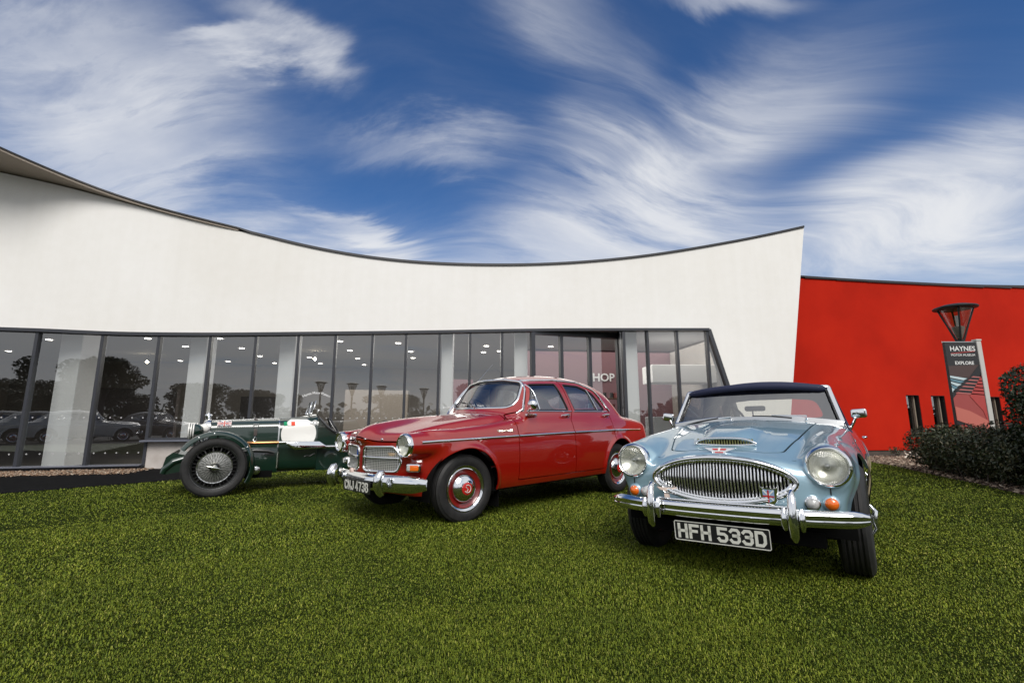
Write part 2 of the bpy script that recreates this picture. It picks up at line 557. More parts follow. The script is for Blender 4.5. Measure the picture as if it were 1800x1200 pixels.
def panel(name, M, Fn, m, parent, flange=.012, skip=lambda P: np.abs(P[:, 1]) < 1e-3):
    """a panel with exact normals and a turned-in edge"""
    V, T = M
    N = grad(Fn, V); N /= np.linalg.norm(N, axis=1)[:, None] + 1e-9
    if flange > 0 and len(T):
        e = np.concatenate([T[:, [0, 1]], T[:, [1, 2]], T[:, [2, 0]]]); key = np.sort(e, 1)
        u, i0, c = np.unique(key, axis=0, return_index=True, return_counts=True)
        be = e[i0[c == 1]]; sk = skip(V); be = be[~(sk[be[:, 0]] & sk[be[:, 1]])]
        if len(be):
            bv = np.unique(be); mp = np.full(len(V), -1); mp[bv] = np.arange(len(bv)); n0 = len(V)
            P = V[bv]; Q = P - N[bv] * flange
            V2 = np.concatenate([V, P, Q]); a = n0 + mp[be[:, 0]]; b = n0 + mp[be[:, 1]]; L = len(bv)
            q = np.concatenate([np.stack([b, a, a + L], 1), np.stack([b, a + L, b + L], 1)])
            t = V[be[:, 1]] - V[be[:, 0]]; on = np.cross(t, N[be[:, 0]]); on /= np.linalg.norm(on, axis=1)[:, None] + 1e-9
            FN = np.zeros((L, 3)); np.add.at(FN, mp[be[:, 0]], on); np.add.at(FN, mp[be[:, 1]], on)
            FN /= np.linalg.norm(FN, axis=1)[:, None] + 1e-9
            V = V2; T = np.concatenate([T, q]); N = np.concatenate([N, FN, FN])
    return obj(name, (V, T), m, parent, 180, N)

def cast(Fn, P, D, far=1.5, n=300):
    """first hits of rays P + tD with the solid Fn < 0"""
    P = np.atleast_2d(np.asarray(P, float)); D = np.broadcast_to(np.asarray(D, float), P.shape)
    ts = np.linspace(0, far, n); best = np.full(len(P), np.nan); prev = None
    lo = np.zeros(len(P)); hi = np.zeros(len(P)); found = np.zeros(len(P), bool)
    for i, t in enumerate(ts):
        q = P + D * t; f = Fn(q[:, 0], q[:, 1], q[:, 2]) < 0
        nw = f & ~found
        lo[nw] = ts[max(i - 1, 0)]; hi[nw] = t; found |= f
    for _ in range(24):
        m = (lo + hi) / 2; q = P + D * m[:, None]; f = Fn(q[:, 0], q[:, 1], q[:, 2]) < 0
        hi = np.where(f, m, hi); lo = np.where(f, lo, m)
    q = P + D * hi[:, None]; g = grad(Fn, q); g /= np.linalg.norm(g, axis=1)[:, None] + 1e-9
    return q[found], g[found]

def onside(Fn, pts, off=0.0, y=1.3):
    q, g = cast(Fn, [(x, y, z) for x, z in pts], (0, -1, 0)); return q + g * off, g
def ontop(Fn, pts, off=0.0, z=2.0):
    q, g = cast(Fn, [(x, y, z) for x, y in pts], (0, 0, -1), far=2.0, n=400); return q + g * off, g
def onfront(Fn, pts, off=0.0, x=1.3):
    q, g = cast(Fn, [(x, y, z) for y, z in pts], (-1, 0, 0), far=2.6, n=500); return q + g * off, g

def trim(P, N, w=.02, h=.008, closed=False):
    """half-round bright strip lying on a surface"""
    prof = [(w / 2 * math.cos(a), h * math.sin(a)) for a in np.linspace(0, math.pi, 6)] + [(-w / 2, -.006), (w / 2, -.006)]
    return sweep([tuple(p) for p in P], prof, up=[tuple(n) for n in N], closed=closed)

# ------------------------------------------------------------------ writing
STROKES = {
 'H': [[(0, 0), (0, 1)], [(1, 0), (1, 1)], [(0, .5), (1, .5)]],
 'F': [[(0, 0), (0, 1), (1, 1)], [(0, .53), (.82, .53)]],
 'D': [[(0, 0), (0, 1), (.7, 1), (1, .78), (1, .22), (.7, 0), (0, 0)]],
 '5': [[(.95, 1), (0, 1), (0, .57), (.72, .57), (1, .42), (1, .16), (.75, 0), (.2, 0), (0, .16)]],
 '3': [[(0, .86), (.2, 1), (.78, 1), (1, .84), (1, .66), (.8, .53), (.35, .53)], [(.8, .53), (1, .38), (1, .16), (.78, 0), (.2, 0), (0, .15)]],
 'C': [[(1, .8), (.78, 1), (.22, 1), (0, .8), (0, .2), (.22, 0), (.78, 0), (1, .2)]],
 'N': [[(0, 0), (0, 1), (1, 0), (1, 1)]],
 'J': [[(1, 1), (1, .2), (.78, 0), (.22, 0), (0, .2), (0, .3)]],
 '4': [[(.72, 0), (.72, 1), (0, .26), (1, .26)]],
 '7': [[(0, 1), (1, 1), (.4, 0)]],
 'B': [[(0, 0), (0, 1), (.72, 1), (.95, .85), (.95, .68), (.72, .53), (0, .53)], [(.72, .53), (1, .38), (1, .16), (.74, 0), (0, 0)]],
}
def stroke_text(txt, w, h, gap, t, space=None, depth=.003):
    """flat block letters in the (u, v) plane starting at u = 0; returns (V, F) with depth along -x, u = y, v = z"""
    ms = []; u = 0.0
    for ch in txt:
        if ch == ' ':
            u += space or w * .5; continue
        for line in STROKES[ch]:
            pts = [(u + a * (w - t) + t / 2, t / 2 + b * (h - t)) for a, b in line]
            ms.append(stroke(pts, t, depth))
        u += w + gap
    return join(*ms), u - gap
def stroke(pts, t, depth, z0=0.0):
    closed = pts[0] == pts[-1] and len(pts) > 2
    P = [np.array(p, float) for p in (pts[:-1] if closed else pts)]; n = len(P); L = []; Rr = []
    for i in range(n):
        a = P[i - 1] if (i > 0 or closed) else None; b = P[(i + 1) % n] if (i < n - 1 or closed) else None
        if a is None: d = b - P[i]; d /= np.linalg.norm(d); m = np.array([-d[1], d[0]]) * t / 2; e = -d * t / 2
        elif b is None: d = P[i] - a; d /= np.linalg.norm(d); m = np.array([-d[1], d[0]]) * t / 2; e = d * t / 2
        else:
            d1 = (P[i] - a) / np.linalg.norm(P[i] - a); d2 = (b - P[i]) / np.linalg.norm(b - P[i]); e = 0
            n1 = np.array([-d1[1], d1[0]]); n2 = np.array([-d2[1], d2[0]]); q = n1 + n2; q /= np.linalg.norm(q) + 1e-9
            m = q * t / 2 / max(q @ n1, .45)
        L.append(P[i] + m + e); Rr.append(P[i] - m + e)
    V = []; F = []
    for a, b in zip(L, Rr):
        V += [(0, a[0], a[1]), (0, b[0], b[1]), (depth, a[0], a[1]), (depth, b[0], b[1])]
    for i in range(n if closed else n - 1):
        a = i * 4; b = (i + 1) % n * 4
        F += [(a + 2, a + 3, b + 3, b + 2), (a, a + 2, b + 2, b), (a + 1, b + 1, b + 3, a + 3)]
    if not closed:
        F += [(0, 1, 3, 2), ((n - 1) * 4, (n - 1) * 4 + 2, (n - 1) * 4 + 3, (n - 1) * 4 + 1)]
    return fixn((V, F))

def font_text(txt, size, bold=0.0, depth=.001):
    """text as a mesh in the xy plane, its centre at the origin"""
    c = bpy.data.curves.new('writing', 'FONT'); c.body = txt; c.size = size; c.offset = bold; c.extrude = depth
    c.align_x = 'CENTER'; c.align_y = 'CENTER'; c.resolution_u = 3
    o = bpy.data.objects.new('writing', c); COL.objects.link(o)
    dg = bpy.context.evaluated_depsgraph_get(); me = o.evaluated_get(dg).to_mesh()
    V = [tuple(v.co) for v in me.vertices]; F = [tuple(p.vertices) for p in me.polygons]
    o.evaluated_get(dg).to_mesh_clear(); bpy.data.objects.remove(o); bpy.data.curves.remove(c)
    return V, F

# ------------------------------------------------------------------ shared materials
def flake(nt, b):
    pass
M_CHROME = mat('chrome', (.82, .83, .84), .07, 1.0)
M_STEEL = mat('dull_steel', (.55, .56, .56), .28, 1.0)
M_RUBBER = mat('tyre_rubber', (.018, .018, .019), .62, fn=mottled((.007, .007, .0075), (.017, .016, .0155), 14, bscale=60, bstr=.15, bdist=.004))
M_BLACK = mat('black_paint', (.012, .012, .013), .45)
M_UNDER = mat('underbody_black', (.004, .004, .004), .9, spec=.1)
M_PLATE = mat('plate_black', (.012, .012, .014), .35)
M_DIGIT = mat('plate_silver_digits', (.62, .62, .56), .4)
M_AMBER = mat('amber_lens', (.75, .14, .012), .12, coat=1.0)
M_CLEARL = mat('clear_lens', (.40, .41, .40), .12, coat=1.0, fn=mottled((.36, .36, .36), (.50, .50, .48), 60))
M_LEATHER = mat('dark_leather', (.03, .028, .027), .5)
M_RED = mat('red_enamel', (.45, .018, .015), .25, coat=.6)
M_WHITE = mat('white_enamel', (.75, .74, .70), .35)

def glass_mat(name, tint=(.86, .9, .88), f0=.04, rough=.0, boost=1.0):
    if name in MATS: return MATS[name]
    m = bpy.data.materials.new(name); m.use_nodes = True; nt = m.node_tree; nt.nodes.clear()
    out = nt.nodes.new('ShaderNodeOutputMaterial'); mix = nt.nodes.new('ShaderNodeMixShader')
    tr = nt.nodes.new('ShaderNodeBsdfTransparent'); tr.inputs[0].default_value = (*tint, 1)
    gl = nt.nodes.new('ShaderNodeBsdfGlossy'); gl.inputs['Roughness'].default_value = rough
    lw = nt.nodes.new('ShaderNodeLayerWeight'); lw.inputs[0].default_value = .5
    pw = nt.nodes.new('ShaderNodeMath'); pw.operation = 'POWER'; pw.inputs[1].default_value = 5.0
    mu = nt.nodes.new('ShaderNodeMath'); mu.operation = 'MULTIPLY_ADD'; mu.inputs[1].default_value = 1 - f0 * boost; mu.inputs[2].default_value = f0 * boost; mu.use_clamp = True
    nt.links.new(lw.outputs['Facing'], pw.inputs[0]); nt.links.new(pw.outputs[0], mu.inputs[0]); nt.links.new(mu.outputs[0], mix.inputs[0])
    nt.links.new(tr.outputs[0], mix.inputs[1]); nt.links.new(gl.outputs[0], mix.inputs[2]); nt.links.new(mix.outputs[0], out.inputs[0])
    MATS[name] = m
    return m
M_GLASS = glass_mat('window_glass', (.80, .84, .83), boost=1.8)
M_CARGLASS = glass_mat('car_glass', (.88, .90, .89), boost=7.5)

# ------------------------------------------------------------------ sight lines of the surveyed place: image point -> ground / plan
def ray(px, py):
    a = (px - 900) / 830.0; b = (600 - py) / 830.0; p = R(9.7)
    return np.array([a, math.cos(p) - b * math.sin(p), b * math.cos(p) + math.sin(p)])
def at_y(px, py, Y):
    r = ray(px, py); return np.array([0, 0, CAM_H]) + r * (Y / r[1])
def at_z(px, py, Z):
    r = ray(px, py); return np.array([0, 0, CAM_H]) + r * ((Z - CAM_H) / r[2])

# ------------------------------------------------------------------ ground
tag(obj('ground', ([(-2500, -2500, -.03), (2500, -2500, -.03), (2500, 2500, -.03), (-2500, 2500, -.03)], [(0, 1, 2, 3)]),
    mat('field_ground', fn=mottled((.045, .07, .018), (.08, .10, .03), .02))), kind='structure')
LAWN_L = [(-9.6, 2.7), (-6.59, 6.32), (-6.07, 6.97), (-5.46, 7.69), (-4.35, 9.05), (-3.3, 10.1)]
LAWN_R = [(7.6, 12.3), (8.35, 11.35), (7.95, 9.9), (7.4, 8.55), (7.0, 7.4), (6.5, 6.2), (6.1, 4.8), (6.3, 2.5), (7.2, -1.0), (7.2, -6)]
lawn_poly = [(-9.6, -6)] + LAWN_L + [(0, 11.0), (4, 11.6)] + LAWN_R
n_ = len(lawn_poly)
def lawnfn(nt, b):
    f = nz(nt, 60, 6, .7); f2 = nz(nt, 1.2, 3)
    c = ramp(nt, f, [(.30, (.008, .012, .003)), (.55, (.022, .032, .006)), (.75, (.05, .062, .012))])
    m = nt.nodes.new('ShaderNodeMix'); m.data_type = 'RGBA'; m.blend_type = 'MULTIPLY'; m.inputs[0].default_value = .5
    nt.links.new(c, m.inputs['A']); nt.links.new(ramp(nt, f2, [(.3, (.75, .75, .7)), (.7, (1.1, 1.1, 1.0))]), m.inputs['B']); nt.links.new(m.outputs['Result'], b.inputs['Base Color'])
    bump(nt, b, f, .8, .02)
tag(obj('lawn', ([(x, y, 0) for x, y in lawn_poly] + [(x, y, -.05) for x, y in lawn_poly], [tuple(range(n_ - 1, -1, -1))] + [(i, (i + 1) % n_, n_ + (i + 1) % n_, n_ + i) for i in range(n_)]),
    mat('lawn_base', rough=1.0, spec=.03, fn=lawnfn)), kind='structure')
# car park behind the photographer
tag(obj('car_park', ([(-60, -60, -.02), (60, -60, -.02), (60, -6, -.02), (-60, -6, -.02)], [(0, 1, 2, 3)]), mat('asphalt', fn=mottled((.035, .035, .036), (.06, .06, .06), 3, bscale=90, bstr=.3), rough=.85)), kind='structure')
# black rubber path and the gravel strip against the glass
tag(obj('path', ([(-15, -4.0, .006), (-9.6, 2.7, .006), (-6.59, 6.32, .006), (-5.46, 7.69, .006), (-3.6, 9.9, .006), (-3.6, 10.6, .006), (-6.9, 10.2, .006), (-12.5, 10, .006), (-20, 4, .006)], [tuple(range(8, -1, -1))]),
    mat('black_rubber_path', (.004, .004, .005), .9, spec=.05, fn=mottled((.003, .003, .0035), (.007, .007, .0075), 8))), kind='structure')

def quad_stuff(name, C, size, m, kind='stuff', flat=.6, tall=None):
    """many little tilted chips"""
    n = len(C); a = rng.uniform(0, 2 * np.pi, n); t = rng.uniform(-flat, flat, (n, 2)); s = size * rng.uniform(.5, 1.4, n); ar = rng.uniform(.3, .8, n)
    u = np.stack([np.cos(a), np.sin(a), t[:, 0]], 1) * s[:, None]; v = np.stack([-np.sin(a), np.cos(a), t[:, 1]], 1) * (s * ar)[:, None]
    h = np.array([0, 0, 1.0]) * (s * .35)[:, None]
    V = np.stack([C - u - v, C + u - v, C + u + v, C - u + v, C - u - v + h, C + u - v + h, C + u + v + h, C - u + v + h], 1).reshape(-1, 3)
    q = np.array([(4, 5, 6, 7), (0, 1, 5, 4), (1, 2, 6, 5), (2, 3, 7, 6), (3, 0, 4, 7)])
    F = (np.arange(n)[:, None, None] * 8 + q[None]).reshape(-1, 4)
    return obj(name, (V, F), m)
def island_colour(stops):
    def fn(nt, b):
        g = nt.nodes.new('ShaderNodeNewGeometry'); nt.links.new(ramp(nt, g.outputs['Random Per Island'], stops), b.inputs['Base Color'])
    return fn

# ------------------------------------------------------------------ white museum building
bld = tag(empty('museum_building', (0, 10, 0)), 'white rendered museum building with sweeping roofline and long dark-framed glass front', 'building')
bld.location = (0, 0, 0)
Yp = Sp((-700, 7.6), (-250, 8.3), (0, 8.9), (250, 9.5), (500, 10.15), (750, 10.75), (1000, 11.3), (1245, 11.7), (1413, 12.0))
HY = Sp((-700, 548), (-250, 568), (0, 578), (90, 581), (181, 585), (280, 587), (400, 587.3), (525, 586), (700, 584), (850, 581.5), (940, 580), (1245, 579), (1413, 578.5))
def plan(p):
    q = at_y(p, float(HY(p)), float(Yp(p))); return q[0], q[1], q[2]     # X, Y and the height of the window head
roof_edge = Sp((-400, 60), (-200, 168), (0, 265), (100, 308), (200, 346), (300, 376), (400, 401), (500, 425), (600, 446), (700, 459.5), (850, 467), (950, 466), (1050, 460), (1150, 449), (1250, 433), (1330, 418), (1413, 400), (1600, 355))
wall_edge = Sp((-400, 225), (-200, 260), (0, 303), (100, 325), (200, 351), (300, 378), (400, 402), (460, 415.5), (500, 425.5), (600, 446.5), (700, 460), (850, 467.5), (950, 466.5), (1050, 460.5), (1150, 449.5), (1250, 433.5), (1330, 418.5), (1413, 400.5), (1600, 356))
def pix(P):
    p = R(9.7); Z = P[2] - CAM_H; zc = P[1] * math.cos(p) + Z * math.sin(p); yc = -P[1] * math.sin(p) + Z * math.cos(p)
    return 900 + 830 * P[0] / zc, 600 - 830 * yc / zc
LEAN_T = (7.85 - 6.82) / 6.07
def wall_x(p, z):
    """plan x at height z; the right end of the wall leans outwards"""
    X, Y, H = plan(p); t = max(0.0, (p - 1245) / 168.0)
    return X + t * (6.82 + LEAN_T * z - plan(1413)[0])
def top_z(p, curve):
    lo, hi = 2.0, 14.0; Y = plan(p)[1]
    for _ in range(40):
        m = (lo + hi) / 2; a, b = pix((wall_x(p, m), Y, m))
        if b > float(curve(a)): lo = m
        else: hi = m
    return m
def render_fn(nt, b):
    f = nz(nt, .35, 4); f2 = nz(nt, 6, 5)
    m = nt.nodes.new('ShaderNodeMix'); m.data_type = 'RGBA'; m.inputs[0].default_value = .25
    nt.links.new(ramp(nt, f, [(.3, (.74, .72, .68)), (.7, (.80, .79, .77))]), m.inputs['A']); nt.links.new(ramp(nt, f2, [(.3, (.74, .725, .69)), (.7, (.82, .81, .79))]), m.inputs['B'])
    # faint rain streaks from the coping
    mp = nt.nodes.new('ShaderNodeMapping'); mp.inputs['Scale'].default_value = (2.4, 2.4, .07); tc = nt.nodes.new('ShaderNodeTexCoord'); nt.links.new(tc.outputs['Object'], mp.inputs[0])
    st = nz(nt, 2.2, 5, .6, vec=mp.outputs[0]); m2 = nt.nodes.new('ShaderNodeMix'); m2.data_type = 'RGBA'; m2.blend_type = 'MULTIPLY'; m2.inputs[0].default_value = .18
    nt.links.new(m.outputs['Result'], m2.inputs['A']); nt.links.new(ramp(nt, st, [(.30, (.86, .85, .82)), (.62, (1, 1, 1))]), m2.inputs['B'])
    nt.links.new(m2.outputs['Result'], b.inputs['Base Color']); bump(nt, b, nz(nt, 160, 3), .12, .003)
M_RENDER = mat('white_render', rough=.9, spec=.2, fn=render_fn)
M_FRAME = mat('anthracite_frame', (.030, .032, .040), .42)
M_COPING = mat('dark_metal_coping', (.035, .035, .038), .4, .4)
M_SOFFIT = mat('soffit_brown', (.36, .30, .245), .7)
ps = [-700 + 25 * i for i in range(85) if -700 + 25 * i < 1413] + [1245, 1413]; ps = sorted(set(ps))
# upper wall, a real slab 0.35 m thick
def slab(ps, zlo, zhi, nz_=14, th=.35):
    rings = []
    for p in ps:
        a, b = zlo(p), zhi(p); zs = np.linspace(a, b, nz_); Y = plan(p)[1]
        fr = [(wall_x(p, z), Y, z) for z in zs]; bk = [(wall_x(p, z) + .02, Y + th, z) for z in zs[::-1]]
        rings.append(fr + bk)
    return fixn(loft(rings))
wall = obj('wall', slab([p for p in ps if p <= 1245], lambda p: plan(p)[2] + .03, lambda p: top_z(p, wall_edge)), M_RENDER, bld, 30)
# solid wall right of the glazing, with the raked edge below the window head
PE = 1245; HX, HYY, HZ = plan(PE); RAKE = .42
rows = []
for k in range(9):
    t = k / 8; p = PE + t * 168.0; Y = plan(p)[1]; zt = top_z(p, wall_edge); row = []
    for z in list(np.linspace(0, HZ, 10)) + list(np.linspace(HZ, zt, 12))[1:]:
        xl = HX + (RAKE * (HZ - z) * .62 if z < HZ else 0.0); xr = wall_x(1413, z)
        row.append((xl + (xr - xl) * t, Y, z))
    rows.append(row + [(x + .02, y + .35, z) for x, y, z in row[::-1]])
obj('wall', fixn(loft(rows, True, False, False)), M_RENDER, bld, 30)
# roof edge: soffit that widens to the left, and the coping line
so = []; cop = []
for p in ps:
    zt = top_z(p, wall_edge); X, Y = wall_x(p, zt), plan(p)[1]
    px, py = pix((X, Y, zt)); 
    # front lip of the roof at the same height
    r = ray(px, float(roof_edge(px))); t = (zt - CAM_H) / r[2]; q = r * t
    d = min(max(0.0, Y - q[1]), .9)
    q = q if d < .9 else np.array([X + (q[0] - X) * .9 / (Y - q[1]), 0, 0])
    if px > 455: d = 0.0
    so.append((X, Y, zt, d, q[0] if d > .012 else X))
k = [i for i, s in enumerate(so) if s[3] > .012]
ring = []
for i in k:
    X, Y, z, d, XL = so[i]; ring.append([(X, Y + .3, z + .004), (XL, Y - d, z + .004), (XL, Y - d, z + .045), (X, Y + .3, z + .045)])
obj('soffit', fixn(loft(ring)), M_SOFFIT, bld, 30)
obj('coping', fixn(loft([[(XL, Y - d - .03, z + .048 if d > .012 else z + .004), (XL, Y - d - .03, z + .078 if d > .012 else z + .058), (X, Y + .45, z + .078 if d > .012 else z + .058), (X, Y + .45, z + .048 if d > .012 else z + .004)] for X, Y, z, d, XL in so])), M_COPING, bld, 30)
obj('roof', fixn(loft([[(X, Y + .30, z - .05), (X, Y + .30, z - .02), (X * 1.0, Y + 9, z - .12), (X, Y + 9, z - .15)] for X, Y, z, d, XL in so])), mat('roof_grey', (.16, .16, .17), .7), bld, 30)
# ---- glazing
def bar(p0, z0, p1, z1, w=.055, d=.12, off=0.0):
    a = plan(p0); b = plan(p1)
    return [(a[0], a[1] + off, z0), (b[0], b[1] + off, z1)]
def upright(p, z0, z1, w=.055, d=.14, dx=0.0):
    X, Y, H = plan(p); X2, Y2, _ = plan(p + 8); a = math.atan2(Y2 - Y, X2 - X)
    return bevel(box((X + dx, Y + .05, (z0 + z1) / 2), (w, d, z1 - z0), a), .004, 1)
SPLIT = 258
left_m = [-620, -470, -330, -190, -62, 66, 181, SPLIT + 22]
mull = [-620, -470, -330, -190, -62, 66, 181, 280, 370, 450, 525, 590, 655, 714, 772, 826, 882]
def sillz(p): return .05 if p <= 280 else .545
for p in mull:
    z0 = .05 if p < 281 else .56
    obj('mullion', upright(p, z0 if p != 280 else .05, plan(p)[2] + .02), M_FRAME, bld)
for p in (1137, 1189, 1242):
    obj('mullion', upright(p, .05, plan(p)[2] + .02), M_FRAME, bld)
# head and sill rails follow the curve
def rail(pa, pb, zf, w, h, name, m, n=40, off=0.0):
    P = [plan(p) for p in np.linspace(pa, pb, n)]
    pts = [(x, y + .04 + off, zf(H)) for x, y, H in P]
    return obj(name, sweep(pts, [(-w / 2, -h / 2), (w / 2, -h / 2), (w / 2, h / 2), (-w / 2, h / 2)]), m, bld, 40)
rail(-700, 1245, lambda H: H - .005, .20, .065, 'head_rail', M_FRAME, 70)
rail(-700, 280, lambda H: .045, .16, .09, 'sill_rail', M_FRAME)
rail(-700, 280, lambda H: .085, .26, .018, 'sill', mat('sill_blue_grey', (.16, .17, .21), .35, .3), off=-.06)
rail(283, 934, lambda H: .575, .16, .06, 'sill_rail', M_FRAME)
rail(276, 934, lambda H: .548, .30, .03, 'sill', mat('sill_blue_grey'), off=-.05)
rail(1090, 1262, lambda H: .05, .16, .09, 'sill_rail', M_FRAME, 10)
P = [plan(p) for p in np.linspace(284, 934, 40)]
obj('plinth', fixn(loft([[(x, y + .0, 0), (x, y + .0, .532), (x, y + .25, .532), (x, y + .25, 0)] for x, y, H in P])), mat('plinth_render', fn=mottled((.40, .36, .33), (.50, .46, .43), 3, bscale=120, bstr=.2, bdist=.003), rough=.85), bld, 30)
P = [plan(p) for p in np.linspace(-700, 282, 40)]
obj('base_course', fixn(loft([[(x, y + .06, -.03), (x, y + .06, .03), (x, y + .25, .03), (x, y + .25, -.03)] for x, y, H in P])), M_BLACK, bld, 30)
# panes, one flat sheet between each pair of uprights
seq = mull + [934]
M_GL = glass_mat('facade_glass', (.78, .79, .785), boost=5.2)
def pane(p0, p1, z0, name='pane', parent=None, ztop=None, dy=.04):
    a = plan(p0); b = plan(p1)
    return obj(name, ([(a[0], a[1] + dy, z0), (b[0], b[1] + dy, z0), (b[0], b[1] + dy, (ztop or b[2])), (a[0], a[1] + dy, (ztop or a[2]))], [(0, 1, 2, 3)]), M_GL, parent or bld)
for a, b in zip(seq[:-1], seq[1:]):
    pane(a, b, .09 if b <= 280 else .60)
for a, b in ((1090, 1137), (1137, 1189), (1189, 1242)):
    pane(a, b, .09)
# raked end light with its sloping frame
def rk(z, o=0.0): return (HX + RAKE * (HZ - z) * .62 + o, HYY + .04, z)
obj('pane', ([rk(.09, -.02), rk(HZ, -.02), (HX - .02, HYY + .04, HZ), (HX - .02, HYY + .04, .09)], [(0, 1, 2, 3)]), M_GL, bld)
obj('raked_jamb', sweep([rk(0), rk(HZ)], [(-.06, -.07), (.03, -.07), (.03, .07), (-.06, .07)], up=(0, 1, 0)), M_FRAME, bld)
# entrance: a projecting framed screen with a fixed light and a pair of doors
en = empty('entrance_door', (0, 0, 0), 0, bld)
def dpt(px, py, dY): return at_y(px, py, dY)
YL, YR = float(Yp(936)), float(Yp(1088)) + .55
def dline(px): 
    t = (px - 936) / (1088 - 936); return YL + (YR - YL) * t
xs = [936, 985.5, 1035, 1086]
xyz = []
for px in xs:
    Y = dline(px); r = ray(px, 590); xyz.append((r[0] / r[1] * Y, Y))
topz = [at_y(936, 586, dline(936))[2], at_y(1086, 594, dline(1086))[2]]
for (x, y), w in zip(xyz, (.10, .08, .08, .12)):
    t = (x - xyz[0][0]) / (xyz[-1][0] - xyz[0][0])
    obj('jamb', bevel(box((x, y, (topz[0] + (topz[1] - topz[0]) * t) / 2 + .02), (w, .12, topz[0] + (topz[1] - topz[0]) * t), math.atan2(xyz[-1][1] - xyz[0][1], xyz[-1][0] - xyz[0][0])), .004, 1), M_FRAME, en)
hp = [(xyz[0][0], xyz[0][1]), (xyz[-1][0], xyz[-1][1])]
H0, H1 = plan(936)[2] + .02, plan(1088)[2] + .05
obj('header', fixn(([(hp[0][0], hp[0][1] - .05, topz[0] - .02), (hp[1][0], hp[1][1] - .05, topz[1] - .02), (hp[1][0], hp[1][1] - .05, H1), (hp[0][0], hp[0][1] - .05, H0), (hp[0][0], hp[0][1] + .12, topz[0] - .02), (hp[1][0], hp[1][1] + .12, topz[1] - .02), (hp[1][0], hp[1][1] + .12, H1), (hp[0][0], hp[0][1] + .12, H0)], [(0, 1, 2, 3), (4, 5, 6, 7), (0, 1, 5, 4), (1, 2, 6, 5), (2, 3, 7, 6), (3, 0, 4, 7)])), M_FRAME, en)
obj('threshold', box((sum(q[0] for q in xyz) / 4, sum(q[1] for q in xyz) / 4, .03), (2.2, .14, .06), math.atan2(xyz[-1][1] - xyz[0][1], xyz[-1][0] - xyz[0][0])), M_FRAME, en)
for (a, b) in zip(xyz[:-1], xyz[1:]):
    obj('pane', ([(a[0], a[1], .06), (b[0], b[1], .06), (b[0], b[1], topz[1]), (a[0], a[1], topz[1])], [(0, 1, 2, 3)]), M_GL, en)
obj('handle', tube([(xyz[2][0] - .07, xyz[2][1] - .10, .85), (xyz[2][0] - .07, xyz[2][1] - .10, 1.35)], .014, 8), M_STEEL, en, 60)
x, y = xyz[-1]
obj('side_return', box((x + .02, y - .28, 1.6), (.07, .55, 3.2)), M_FRAME, en)
# white dots printed on the glass
dots = []
for a, b in zip(seq[:-1], seq[1:]):
    if b < -62: continue
    A, B = plan(a), plan(b)
    for zz in ((1.0, .32) if b <= 280 else (1.0,)):
        for t in np.arange(.12, .95, .19):
            c = (A[0] + (B[0] - A[0]) * t, A[1] + (B[1] - A[1]) * t + .030, zz); an = math.atan2(B[1] - A[1], B[0] - A[0])
            V = [(c[0] + .015 * math.cos(q) * math.cos(an), c[1] + .015 * math.cos(q) * math.sin(an), c[2] + .015 * math.sin(q)) for q in np.linspace(0, 2 * math.pi, 9)[:-1]]
            dots.append((V, [tuple(range(8))]))
obj('glass_dots', join(*dots), mat('dot_vinyl', (.36, .36, .36), .6), bld)['kind'] = 'stuff'
# arched lettering on one pane
A, B = plan(525), plan(590)
an = math.atan2(B[1] - A[1], B[0] - A[0]); cx, cy = (A[0] + B[0]) / 2 + .07, (A[1] + B[1]) / 2 + .022
lets = []
txt = 'Haynes Motor Museum'
for i, ch in enumerate(txt):
    if ch == ' ': continue
    t = (i - (len(txt) - 1) / 2) / len(txt); th = t * 1.1
    VF = font_text(ch, .075, .001, .0006)
    M4 = Matrix.Translation((cx, cy, 1.02)) @ Matrix.Rotation(an, 4, 'Z') @ Matrix.Rotation(math.pi / 2, 4, 'X') @ Matrix.Rotation(-th, 4, 'Z') @ Matrix.Translation((0, .52, 0))
    lets.append(xf(VF, M4))
obj('glass_lettering', join(*lets), mat('white_vinyl', (.7, .7, .7), .6), bld)
# ---- inside the hall
def inside(p, d):
    X, Y, H = plan(p); X2, Y2, _ = plan(p + 10); n = Vector((-(Y2 - Y), X2 - X)).normalized(); return X + n.x * d, Y + n.y * d
pin = list(np.linspace(-1100, 1330, 34))
obj('hall_floor', fixn(loft([[(*inside(p, .12), .03), (*inside(p, 12), .03)] for p in pin], False)), mat('hall_floor', (.06, .055, .05), .35), bld)
CZ = 3.42
M_CEIL = mat('hall_ceiling', (.36, .36, .365), .8)
obj('hall_ceiling', fixn(loft([[(*inside(p, .36), CZ), (*inside(p, 12.5), CZ)] for p in pin], False)), M_CEIL, bld)
obj('hall_back_wall', fixn(loft([[(*inside(p, 12), .0), (*inside(p, 12), CZ)] for p in pin], False)), mat('hall_beige', fn=mottled((.24, .22, .20), (.30, .275, .25), .6), rough=.8), bld, 30)
for (p0, p1, d, z0, z1, col, nm) in ((800, 880, 8.0, .03, 2.6, (.13, .06, .072), 'partition'), (985, 1420, 5.0, .03, 3.41, (.135, .062, .072), 'partition'), (520, 700, 9.0, .03, 2.2, (.24, .21, .18), 'partition'), (-300, 60, 7.0, .03, 2.0, (.10, .085, .08), 'partition'), (181, 330, 9.5, .03, 1.9, (.05, .045, .045), 'partition')):
    a, b = inside(p0, d), inside(p1, d)
    obj(nm, fixn(loft([[(a[0], a[1], z0), (b[0], b[1], z0), (b[0], b[1] + .15, z0), (a[0], a[1] + .15, z0)], [(a[0], a[1], z1), (b[0], b[1], z1), (b[0], b[1] + .15, z1), (a[0], a[1] + .15, z1)]])), mat('partition_%d' % p0, col, .7), bld)
